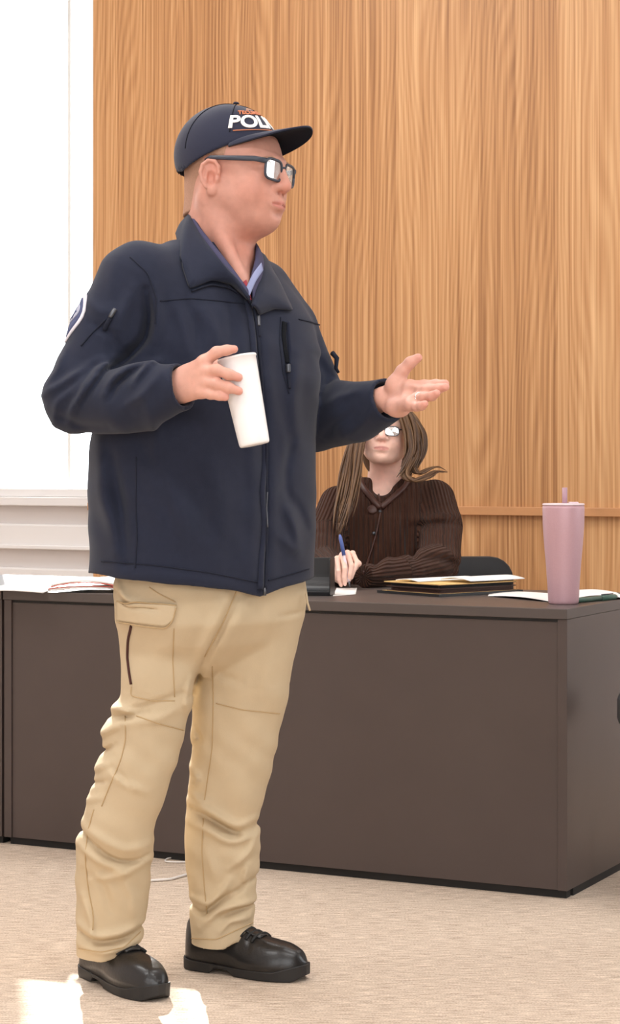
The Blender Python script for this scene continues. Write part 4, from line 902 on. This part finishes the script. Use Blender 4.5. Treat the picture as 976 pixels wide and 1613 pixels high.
# palm hollow and finger creases
Bd.ell(PX(637, 614, 4.335), (.020, .016, .012), None, .010, 'sub')
V, Q = Bd.mesh(1)
body = mk('body', V, Q, M['skin'], man)
SK = srgb(204, 149, 131); LIP = srgb(196, 116, 108); WARM = srgb(214, 138, 118)
tn = tones(V, TT, HR, HO, HS, SK, LIP, WARM)
hand = (V[:, 2] < 1.34); tn[hand] = np.array(srgb(220, 166, 148))
for tip in (PX(369, 550, 4.046), PX(376, 594.5, 4.038), PX(376.5, 616, 4.037), PX(356, 626, 4.035), PX(702, 604, 4.302), PX(703, 609.5, 4.276), PX(688, 619.5, 4.262), PX(670, 636, 4.266), PX(660, 562, 4.378)):
    m = np.exp(-((V-tip)**2).sum(1)/.011**2)[:, None]*.6; tn = tn*(1-m)+np.array(srgb(226, 150, 136))*m
set_tone(body, tn)
# eyes: ball, iris
for y in (-1, 1):
    c = TT(.0865, y*.033, .007); b = MB(); fw = HR[:, 0]
    b.lathe([(.0112*HS*math.sin(a), -.0112*HS*math.cos(a)) for a in np.linspace(0, math.pi, 14)], c+fw*.0018, fw, 20); e = b.build('eye', M['eyewhite'], man)
    b = MB(); b.lathe([(0, .0104*HS), (.003, .0110*HS), (.0052, .0103*HS), (.0054, .0095*HS)], c+fw*.0026, unit(fw+HR[:, 1]*.12), 20); b.build('iris', M['iris'], e)
    # eyebrow
    b = MB(); b.tube([TT(.106, y*.016, .029), TT(.100, y*.032, .034), TT(.085, y*.050, .030)], [.003, .0036, .002], 8); b.build('eyebrow', M['stubble'], man)
# cropped hair below the cap
Hf = Field(*[rng(HO[i]-.17, HO[i]+.17, .0034) for i in range(3)])
Hf.ell(TT(-.010, 0, .045), np.array((.1035, .0805, .0995))*HS, HR, .001)
Hf.cone(TT(-.052, 0, -.03), TT(-.055, 0, -.075), .052*HS, .050*HS, .03)
Hf.cutplane(TT(.016, 0, .0), HR[:, 0]+HR[:, 2]*-.12); Hf.cutplane(TT(-.05, 0, -.070), -HR[:, 2]+HR[:, 0]*.25)
X, Yg, Z = Hf.grid((slice(None),)*3); P_ = [sum(((X, Yg, Z)[c]-HO[c])*HR[c, i] for c in range(3))/HS for i in range(3)]
front = np.maximum(np.maximum(P_[0]+.030, -.25), -(P_[2]-.028))*HS      # cheeks clear of hair in front of the ear
Hf.F = np.maximum(Hf.F, np.minimum(P_[0]+.028, .03-P_[2]).astype(np.float32)*HS)
V, Q = Hf.mesh(1); mk('hair', V, Q, M['stubble'], man)
# cap: crown cut by the sloping band line, with panel seams, curved brim and lettering
Cf = Field(*[rng(HO[i]-.20, HO[i]+.24, .0032) for i in range(3)])
Cf.ell(TT(-.0225, 0, .047), np.array((.110, .0915, .101))*HS, HR, .001)
bn = unit(HR@np.array([.48, 0, -1.0])); bp_ = TT(-.105, 0, -.012)
Cf.cutplane(bp_, bn)
Cf.ell(TT(-.020, 0, .030), np.array((.104, .084, .095))*HS, HR, .004, 'sub')
V, Q = Cf.mesh(1); cap = mk('cap', V, Q, M['cap'], man)
cap['label'] = 'navy cap with white and orange lettering'
def brim_pt(u, v, dz=0):
    # attaches along the crown's front, bows down at the sides
    th = u*1.17; x = -.013+.105*math.cos(th)+.070*v*max(.0 if v > 0 else .8, 1-abs(u)**2.6); y = .0835*math.sin(th)*(1+(.03 if v > 0 else .8)*v)
    z = .053+.033*(1-u*u)+.013*v*(1-abs(u)**1.5)-.006*v*v*abs(u)
    return TT(x, y, z+dz)
G = np.array([[brim_pt(u, v) for v in np.r_[-.14, np.linspace(0, 1, 14)]] for u in np.linspace(-1, 1, 41)])
N = np.cross(np.gradient(G, axis=0), np.gradient(G, axis=1)); N /= np.linalg.norm(N, axis=2, keepdims=True)+1e-9
if (N@HR[:, 2]).mean() < 0: N = -N
b = MB(); b.sheet(G+N*.0015, N, .003); br = b.build('brim', M['cap'], cap)
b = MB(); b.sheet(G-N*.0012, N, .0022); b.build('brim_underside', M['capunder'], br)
b = MB(); b.lathe([(0, .004), (.005, .0035), (.007, 0), (0, 0)], TT(-.01, 0, .1505), HR[:, 2], 16); b.build('top_button', M['cap'], cap)
cc = TT(-.008, 0, .055)
def capray(az, el, lift=.001):
    az, el = np.broadcast_arrays(np.asarray(az, float), np.asarray(el, float)); D = np.stack([np.cos(el)*np.cos(az), np.cos(el)*np.sin(az), np.sin(el)], -1).reshape(-1, 3)@HR.T
    P, N, h = Cf.march(cc+D*.2, -D, 0, .195); return P+N*lift, N
for az in (-2.2, -1.15, 0.0, 1.15, 2.2, math.pi):
    el = np.linspace(.25 if abs(az) < 1.5 else -.1, 1.5, 24); P, N = capray(np.full(24, az), el, .0004); b = MB(); b.tube(P, .0011, 6); b.build('panel_seam', M['capunder'], cap)
def letters(txt, size, az0, el0, m, name, sx=1.0, slope=0.0):
    cu = bpy.data.curves.new('lettering', 'FONT'); cu.body = txt; cu.size = size; cu.extrude = .0009; cu.offset = size*.028; cu.space_character = 1.0
    o = bpy.data.objects.new('lettering', cu); COL.objects.link(o); bpy.context.view_layer.update(); dg = bpy.context.evaluated_depsgraph_get(); me = bpy.data.meshes.new_from_object(o.evaluated_get(dg)); bpy.data.objects.remove(o)
    import bmesh
    bm = bmesh.new(); bm.from_mesh(me); bmesh.ops.subdivide_edges(bm, edges=bm.edges[:], cuts=1); bmesh.ops.triangulate(bm, faces=bm.faces[:]); bm.to_mesh(me); bm.free()
    v = np.array([p.co for p in me.vertices]); v[:, 0] -= (v[:, 0].min()+v[:, 0].max())/2; v[:, 1] += .15*v[:, 0]; Rr = .092
    az = az0+v[:, 0]*sx/Rr; el = el0+v[:, 1]/.095
    P, N = capray(az, el); P = P+N*(v[:, 2:3]+.0004); F = [tuple(f.vertices) for f in me.polygons]
    return mk(name, P, F, m, cap, smooth=False)
AZ = -.22
letters('POLICE', .047, AZ, .47, M['capwhite'], 'lettering', 1.18); letters('TECUMSEH', .0175, AZ-.22, .845, M['caporange'], 'lettering', 1.15)
tz_ = np.linspace(AZ-.86, AZ+.86, 40); P, N = capray(tz_, .41+.15*(tz_-AZ)*.092/.095); b = MB(); b.tube(P, .0011, 6); b.build('stitched_frame', M['caporange'], cap)
# spectacles
gl = empty('glasses', man.location, None); gl.parent = man; gl.location = (0, 0, 0)
LX, LZ = .1100, .0095
def lens_out(y, k=1.0, n=28):
    o = []
    for t in np.linspace(0, 2*math.pi, n, endpoint=False):
        a, c = math.cos(t), math.sin(t); sx_ = math.copysign(abs(a)**.5, a)*.0255*k; sz = math.copysign(abs(c)**.5, c)*.0200*k
        o.append(TT(LX-.0075*(abs(y*.033+sx_)/.058)**2.2, y*.0325+sx_, LZ+sz))
    return o
for y in (-1, 1):
    o = lens_out(y); b = MB(); b.tube(o+[o[0]], .0027*HS, 8); fr_ = b.build('lens_frame', M['glassframe'], gl)
    i = lens_out(y, .97); c = np.mean(i, 0); b = MB(); fw = HR[:, 0]; V = [c+fw*.0012]+i+[p-fw*.0012 for p in [c]+i]; n = len(i)
    F = [(0, 1+k, 1+(k+1) % n) for k in range(n)]+[(n+1, n+2+(k+1) % n, n+2+k) for k in range(n)]+[(1+k, n+2+k, n+2+(k+1) % n, 1+(k+1) % n) for k in range(n)]
    b.add(V, F); b.build('lens', M['lens'], gl, smooth=False)
    b = MB(); b.tube([TT(LX-.006, y*.0590, LZ+.013), TT(.085, y*.0745, LZ+.0145), TT(.03, y*.0835, LZ+.015), TT(-.008, y*.0860, LZ+.016), TT(-.020, y*.0850, LZ+.011)], [.0058, .0056, .005, .0042, .0030], 10, flat=.45, up=HR[:, 1]); b.build('temple', M['glassframe'], gl)
b = MB(); b.tube([TT(LX, -.009, LZ+.008), TT(LX+.004, 0, LZ+.010), TT(LX, .009, LZ+.008)], .0022, 8); b.build('bridge', M['glassframe'], gl)
# ring on the left ring finger
b = MB(); th = np.linspace(0, 2*math.pi, 25); d = unit(PX(668, 626, 4.30)-k2[2]); a1 = unit(np.cross(d, ZU)); a2 = np.cross(d, a1); q = k2[2]*.45+PX(668, 626, 4.30)*.55
b.tube([q+(a1*math.cos(t)+a2*math.sin(t))*.0108 for t in th], .0018, 8); b.build('ring', M['silver'], man)
# the cup he holds
cpL = np.linalg.norm(CT-CB); cup = empty('cup', CB, "tapered white cup held upright in the man's right hand", 'cup')
prof = [(0, 0), (.0275, 0), (.0292, .0015), (.0300, .005)]+[(.0300+(.0375-.0300)*t, cpL*t) for t in np.linspace(.1, .97, 8)]+[(.0385, cpL*.975), (.0388, cpL*.99), (.0378, cpL), (.0362, cpL*.99), (.0285, .006), (0, .006)]
b = MB(); b.lathe(prof, CB, ca_, 56); b.build('cup_wall', M['cup'], cup)

# ------------------------------------------------------------------ the seated woman
YW = 6.80
wm = empty('person', (xr(608, YW), YW+.1, 0), 'person seated behind the desk in brown ribbed cardigan and glasses, long brown hair, writing', 'person')
px2 = lambda a, b, Y=YW: PX(a, b, Y)
WR = frame(math.radians(-8), math.radians(6), math.radians(3)); WOo = px2(607, 687, YW+.02); WS = .93
WB_ = Field(np.concatenate([rng(-.06, .045, .0042), rng(.05, .18, .0024), rng(.184, .55, .0036)]), np.concatenate([rng(5.95, 6.18, .0026), rng(6.185, 7.05, .0042)]), np.concatenate([rng(.40, .70, .02), rng(.71, .90, .0024), rng(.904, 1.36, .0036)]))
WT = head(WB_, WR, WOo, WS)
WB_.chain([WT(-.02, 0, -.04), px2(609, 752, 6.87), px2(608, 800, 6.86), px2(608, 840, 6.86)], [.056, .052, .06, .08], .025)
WB_.loft([.485, .6, .8, .95, 1.0], xr(608, YW), 6.87, [.16, .15, .16, .17, .12], [.10, .10, .11, .09, .06], 0, 2.2, .03)
WB_.cone(px2(608, 752, 6.865), px2(600, 795, 6.835), .056, .045, .03)
WB_.chain([px2(535, 800, 6.86), px2(512, 885, 6.66), px2(538, 905, 6.18)], [.05, .04, .025], .02); WB_.chain([px2(690, 800, 6.86), px2(694, 892, 6.64), px2(590, 915, 6.25)], [.05, .04, .028], .02)
HYd = 6.12; hp_ = lambda a, b, dy=0: PX(a, b, HYd+dy)
wr = hp_(538, 906, .04)
WB_.chain([px2(512, 885, 6.66), wr], [.035, .026], .01)
wk = [hp_(555, 872, -.01), hp_(547, 871, -.02), hp_(539, 874, -.025), hp_(531, 880, -.025)]
for p in wk: WB_.cone(wr+np.array([0, .012, 0]), p+np.array([0, .008, 0]), .017, .0095, .004)
WB_.chain([wk[0], hp_(562, 886, -.03), hp_(557, 898, -.045), hp_(553, 910, -.05)], [.0086, .0076, .0069, .006], .002)
WB_.chain([wk[1], hp_(553.5, 891, -.050), hp_(551, 905, -.058), hp_(549, 915, -.055)], [.0086, .0076, .0069, .006], .002)
WB_.chain([wk[2], hp_(543, 896, -.058), hp_(542, 910, -.063), hp_(543, 920, -.058)], [.0082, .0074, .0067, .006], .002)
WB_.chain([wk[3], hp_(533, 900, -.056), hp_(534, 914, -.058), hp_(537, 922, -.05)], [.0078, .0070, .0063, .0056], .002)
WB_.chain([hp_(545, 890, .02), hp_(558, 893, -.005), hp_(565, 888, -.03)], [.013, .0105, .0085], .008)
V, Q = WB_.mesh(1); wb = mk('body', V, Q, M['skin2'], wm)
tn = tones(V, WT, WR, WOo, WS, srgb(250, 206, 188), srgb(206, 116, 116), srgb(234, 166, 152)); set_tone(wb, tn)
for y in (-1, 1):
    c = WT(.0865, y*.033, .007); fw = WR[:, 0]; b = MB(); b.lathe([(.0112*WS*math.sin(a), -.0112*WS*math.cos(a)) for a in np.linspace(0, math.pi, 12)], c+fw*.0014, fw, 16); e = b.build('eye', M['eyewhite'], wm)
    b = MB(); b.lathe([(0, .0106*WS), (.0046, .0104*WS), (.005, .009*WS)], c+fw*.002, fw, 16); b.build('iris', M['iris'], e)
g2 = empty('glasses', wm.location); g2.parent = wm; g2.location = (0, 0, 0)
def wl(y, k=1.0):
    return [WT(.113-.006*(abs(y*.033+math.cos(t)*.025)/.05)**2, y*.033+math.copysign(abs(math.cos(t))**.7, math.cos(t))*.0245*k, .006+math.copysign(abs(math.sin(t))**.7, math.sin(t))*.0165*k) for t in np.linspace(0, 2*math.pi, 24, endpoint=False)]
for y in (-1, 1):
    o = wl(y); b = MB(); b.tube(o+[o[0]], .0016, 8); b.build('lens_frame', M['metal'], g2)
    i = wl(y, .97); c = np.mean(i, 0); fw = WR[:, 0]; n = len(i); b = MB()
    b.add([c+fw*.001]+i+[p-fw*.001 for p in [c]+i], [(0, 1+k, 1+(k+1) % n) for k in range(n)]+[(n+1, n+2+(k+1) % n, n+2+k) for k in range(n)]); b.build('lens', M['lens'], g2, smooth=False)
    b = MB(); b.tube([WT(.105, y*.058, .014), WT(.08, y*.070, .016), WT(.0, y*.083, .016), WT(-.02, y*.083, .0)], .0018, 8); b.build('temple', M['metal'], g2)
b = MB(); b.tube([WT(.112, -.009, .012), WT(.116, 0, .014), WT(.112, .009, .012)], .0016, 8); b.build('bridge', M['metal'], g2)
# cardigan
K = Field(rng(-.02, .55, .0044), rng(6.0, 7.08, .0050), rng(.475, 1.14, .0044))
wrows = [(1005, 505, 722, .62), (900, 503, 716, .62), (850, 512, 708, .62), (815, 512, 708, .58), (790, 518, 702, .52), (770, 538, 688, .48), (752, 572, 652, .45)]
z = [zr(r[0], YW) for r in wrows]; K.loft(z, [(xr(r[1], YW)+xr(r[2], YW))/2 for r in wrows], 6.86, [(xr(r[2], YW)-xr(r[1], YW))/2 for r in wrows], [(xr(r[2], YW)-xr(r[1], YW))/2*r[3]*1.15 for r in wrows], 0, 2.3, .001)
WSL = [px2(684, 788, 6.84), px2(694, 830, 6.76), px2(692, 888, 6.62), px2(640, 901, 6.36), px2(572, 908, 6.17)]
WSR = [px2(532, 795, 6.84), px2(514, 840, 6.76), px2(512, 888, 6.62), px2(525, 900, 6.38), px2(535, 904, 6.22)]
K.chain(WSL, [.068, .070, .064, .050, .034], .03); K.chain(WSR, [.062, .062, .058, .046, .034], .03)
K.cutplane(WSL[4], unit(WSL[4]-WSL[3]), WSL[4]-.07, WSL[4]+np.array([.02, .05, .06])); 
K.cone(WSR[4]+np.array([0, -.05, 0]), WSR[4]+np.array([0, .03, 0]), .029, .029, .003, 'sub')
K.cone(px2(607, 735, 6.79), px2(600, 758, 6.775), .072, .050, .008, 'sub'); K.cone(px2(600, 758, 6.775), px2(597, 786, 6.755), .050, .008, .006, 'sub'); K.cone(px2(608, 728, 6.86), px2(608, 752, 6.86), .066, .058, .01, 'sub'); K.cone(px2(600, 750, 6.72), px2(596, 778, 6.60), .034, .012, .01, 'sub')
folds(K, [([(648, 830), (690, 822), (718, 824)], -.007, 5), ([(646, 818), (690, 812), (720, 812)], .006, 6), ([(650, 872), (690, 874), (718, 890)], -.008, 5), ([(655, 860), (690, 862), (720, 876)], .006, 6), ([(634, 800), (638, 850), (645, 885)], -.012, 6),
          ([(600, 800), (590, 850), (575, 900)], -.008, 5), ([(612, 815), (604, 860), (592, 890)], .006, 7), ([(655, 890), (680, 880), (700, 900)], .005, 6), ([(530, 820), (525, 860), (535, 885)], -.006, 6), ([(495, 835), (515, 838)], -.004, 4)], 6.9, Y=YW)
V, Q = K.mesh(1)
def rib_mat():
    m = mat('brown_rib_knit', srgb(72, 47, 37), .9, spec=.1, sheen=.06); nt = m.node_tree; b = nt.nodes['Principled BSDF']
    a = nt.nodes.new('ShaderNodeAttribute'); a.attribute_name = 'tone'; s = nt.nodes.new('ShaderNodeSeparateColor'); nt.links.new(a.outputs['Color'], s.inputs[0])
    q = nt.nodes.new('ShaderNodeMath'); q.operation = 'MULTIPLY'; q.inputs[1].default_value = 2*math.pi/.0125; nt.links.new(s.outputs[0], q.inputs[0])
    c = nt.nodes.new('ShaderNodeMath'); c.operation = 'SINE'; nt.links.new(q.outputs[0], c.inputs[0])
    bp = nt.nodes.new('ShaderNodeBump'); bp.inputs['Strength'].default_value = .9; bp.inputs['Distance'].default_value = .005; nt.links.new(c.outputs[0], bp.inputs['Height']); nt.links.new(bp.outputs[0], b.inputs['Normal']); return m
cd = mk('cardigan', V, Q, rib_mat(), wm)
dist = np.full(len(V), 1e9); ribv = np.zeros(len(V))
def seg(A, B, r, sc=1.0):
    global dist, ribv
    ba = B-A; L = np.linalg.norm(ba); d = ba/L; t = np.clip((V-A)@d, 0, L); q = V-A-t[:, None]*d; D = np.linalg.norm(q, axis=1)-r
    e1 = unit(np.cross(d, [0, 1., .15])); e2 = np.cross(d, e1); ang = np.arctan2(q@e1, -(q@e2)); m = D < dist; dist[m] = D[m]; ribv[m] = (ang*r*sc)[m]
for S_, rs in ((WSL, [.068, .070, .064, .050, .034]), (WSR, [.062, .062, .058, .046, .034])):
    for i in range(4): seg(S_[i], S_[i+1], (rs[i]+rs[i+1])/2)
tor = (dist > .012); ribv[tor] = V[tor, 0]*.8
set_tone(cd, np.stack([ribv, ribv*0, ribv*0], 1))
Bt = mat('brown_button', srgb(74, 44, 36), .45)
for p, r in (((586, 803), .016), ((588, 840), .006), ((598, 806), .005)):
    P, N, h = K.hit([p]); b = MB(); b.lathe([(0, .006), (r*.7, .0055), (r, .003), (r, 0), (0, -.002)], P[0]+N[0]*.001, N[0], 24); b.build('button', Bt if r > .01 else M['metal'], cd)
ribbon(K, [(596, 780), (600, 800), (592, 840), (580, 880), (572, 905)], .006, .004, 'placket_edge', Bt, cd, 30, .002)
def bandK(top, bot, name): return band(name, top, bot, .006, cd.data.materials[0], cd, 24, 5, .006)[0]
for pts in ([(566, 752), (572, 770), (590, 792), (598, 800)], [(645, 745), (640, 765), (618, 785), (600, 800)]): ribbon(K, pts, .020, .010, 'collar_edge', Bt, cd, 24, .003)
# hair: locks that fall over both shoulders
def hair_mat():
    m = mat('brown_hair', srgb(112, 80, 52), .42, spec=.45); nt = m.node_tree; b = nt.nodes['Principled BSDF']; oi = nt.nodes.new('ShaderNodeAttribute'); oi.attribute_name = 'tone'
    nt.links.new(oi.outputs['Color'], b.inputs['Base Color']); return m
hm = hair_mat(); Hh = Field(*[rng(WOo[i]-.2, WOo[i]+.2, .0045) for i in range(3)])
Hh.ell(WT(-.018, 0, .044), np.array((.112, .092, .106))*WS, WR, .001); Hh.ell(WT(-.045, 0, -.04), np.array((.075, .088, .11))*WS, WR, .03)
X, Yg, Z = Hh.grid((slice(None),)*3); P_ = [sum(((X, Yg, Z)[c]-WOo[c])*WR[c, i] for c in range(3))/WS for i in range(3)]
Hh.F = np.maximum(Hh.F, np.minimum(np.where(P_[2] < -.02, P_[0]+.025, P_[0]-.022), .070-P_[2]).astype(np.float32)*WS)
V, Q = Hh.mesh(1); hr = mk('hair', V, Q, hm, wm); set_tone(hr, np.tile(srgb(98, 70, 46), (len(V), 1)))
rnd = random.Random(7)
def lock(path, spread, n, rad, parent, name, cols):
    b = MB(); tv = []
    p0 = dens(path, 26)
    for k in range(n):
        off = np.array([rnd.gauss(0, spread), rnd.gauss(0, spread*.8), rnd.gauss(0, spread*.25)]); ph = rnd.uniform(0, 6.3); am = rnd.uniform(.002, .006); c = random.choice(cols); rr = rad*rnd.uniform(.6, 1.25); end = rnd.randint(19, 26)
        t = np.linspace(0, 1, 26)[:end]; P = p0[:end]+off*(.45+.75*t[:, None]*(1.25-t[:, None]))+np.stack([am*np.sin(t*9+ph), am*.7*np.cos(t*8+ph), 0*t], 1)
        R_ = rr*np.clip(np.sin(np.pi*np.linspace(.12, .99, end))**.5, .12, 1); n0 = len(b.v); b.tube(P, R_, 7); tv += [np.array(srgb(*c))]*(len(b.v)-n0)
    o = b.build(name, hm, parent); set_tone(o, np.array(tv)); return o
BC = [(96, 68, 45), (78, 54, 37), (104, 75, 50), (112, 82, 54), (86, 60, 39)]
H_ = lambda a, b, Y=6.72: PX(a, b, Y)
crown = WT(.03, 0, .146)
# woman's left (right in the picture): full wave turning out on the shoulder
for dx, dy in ((0, 0), (9, .02), (-9, -.025)):
    lock([crown, H_(640+dx*.5, 652, 6.74+dy), H_(652+dx, 680, 6.73+dy), H_(655+dx, 712, 6.72+dy), H_(645+dx, 738, 6.70+dy), H_(634+dx, 752, 6.68+dy)], .010, 26, .0052, hr, 'hair_lock', BC)
lock([H_(655, 700, 6.74), H_(640, 728, 6.70), H_(634, 748, 6.67), H_(648, 760, 6.66), H_(670, 752, 6.68), H_(686, 742, 6.72), H_(700, 744, 6.74)], .008, 30, .0042, hr, 'hair_lock', BC)
lock([H_(660, 705, 6.74), H_(650, 735, 6.71), H_(660, 748, 6.69), H_(676, 738, 6.72), H_(690, 734, 6.75), H_(702, 742, 6.77)], .005, 12, .003, hr, 'hair_lock', BC)
# woman's right (left in the picture): long straight lock in front of the shoulder
for dx, dy in ((0, 0), (-10, .02), (9, -.01)):
    lock([crown, H_(575+dx*.4, 660, 6.74+dy), H_(560+dx*.6, 700, 6.72+dy), H_(554+dx, 745, 6.70+dy), H_(546+dx, 790, 6.665+dy), H_(538+dx*.7, 820, 6.64+dy), H_(534+dx*.5, 842, 6.62+dy)], .010, 28, .0050, hr, 'hair_lock', BC)
# pen
pe = empty('pen', hp_(552, 922, -.05), "blue pen in the seated woman's writing hand", 'pen'); a, b_ = hp_(551, 924.5, -.062), hp_(535, 842, -.03)
ax = b_-a; b = MB(); b.tube([a+ax*.10, a+ax*.6], .0045, 12); b.build('barrel', M['lid'], pe)
b = MB(); b.tube([a+ax*.6, a+ax*.93, a+ax], [.0056, .0054, .0025], 12); b.build('pen_cap', M['bluepen'], pe)
b = MB(); b.tube([a, a+ax*.10], [.0008, .0042], 12); b.build('tip', M['metal'], pe)
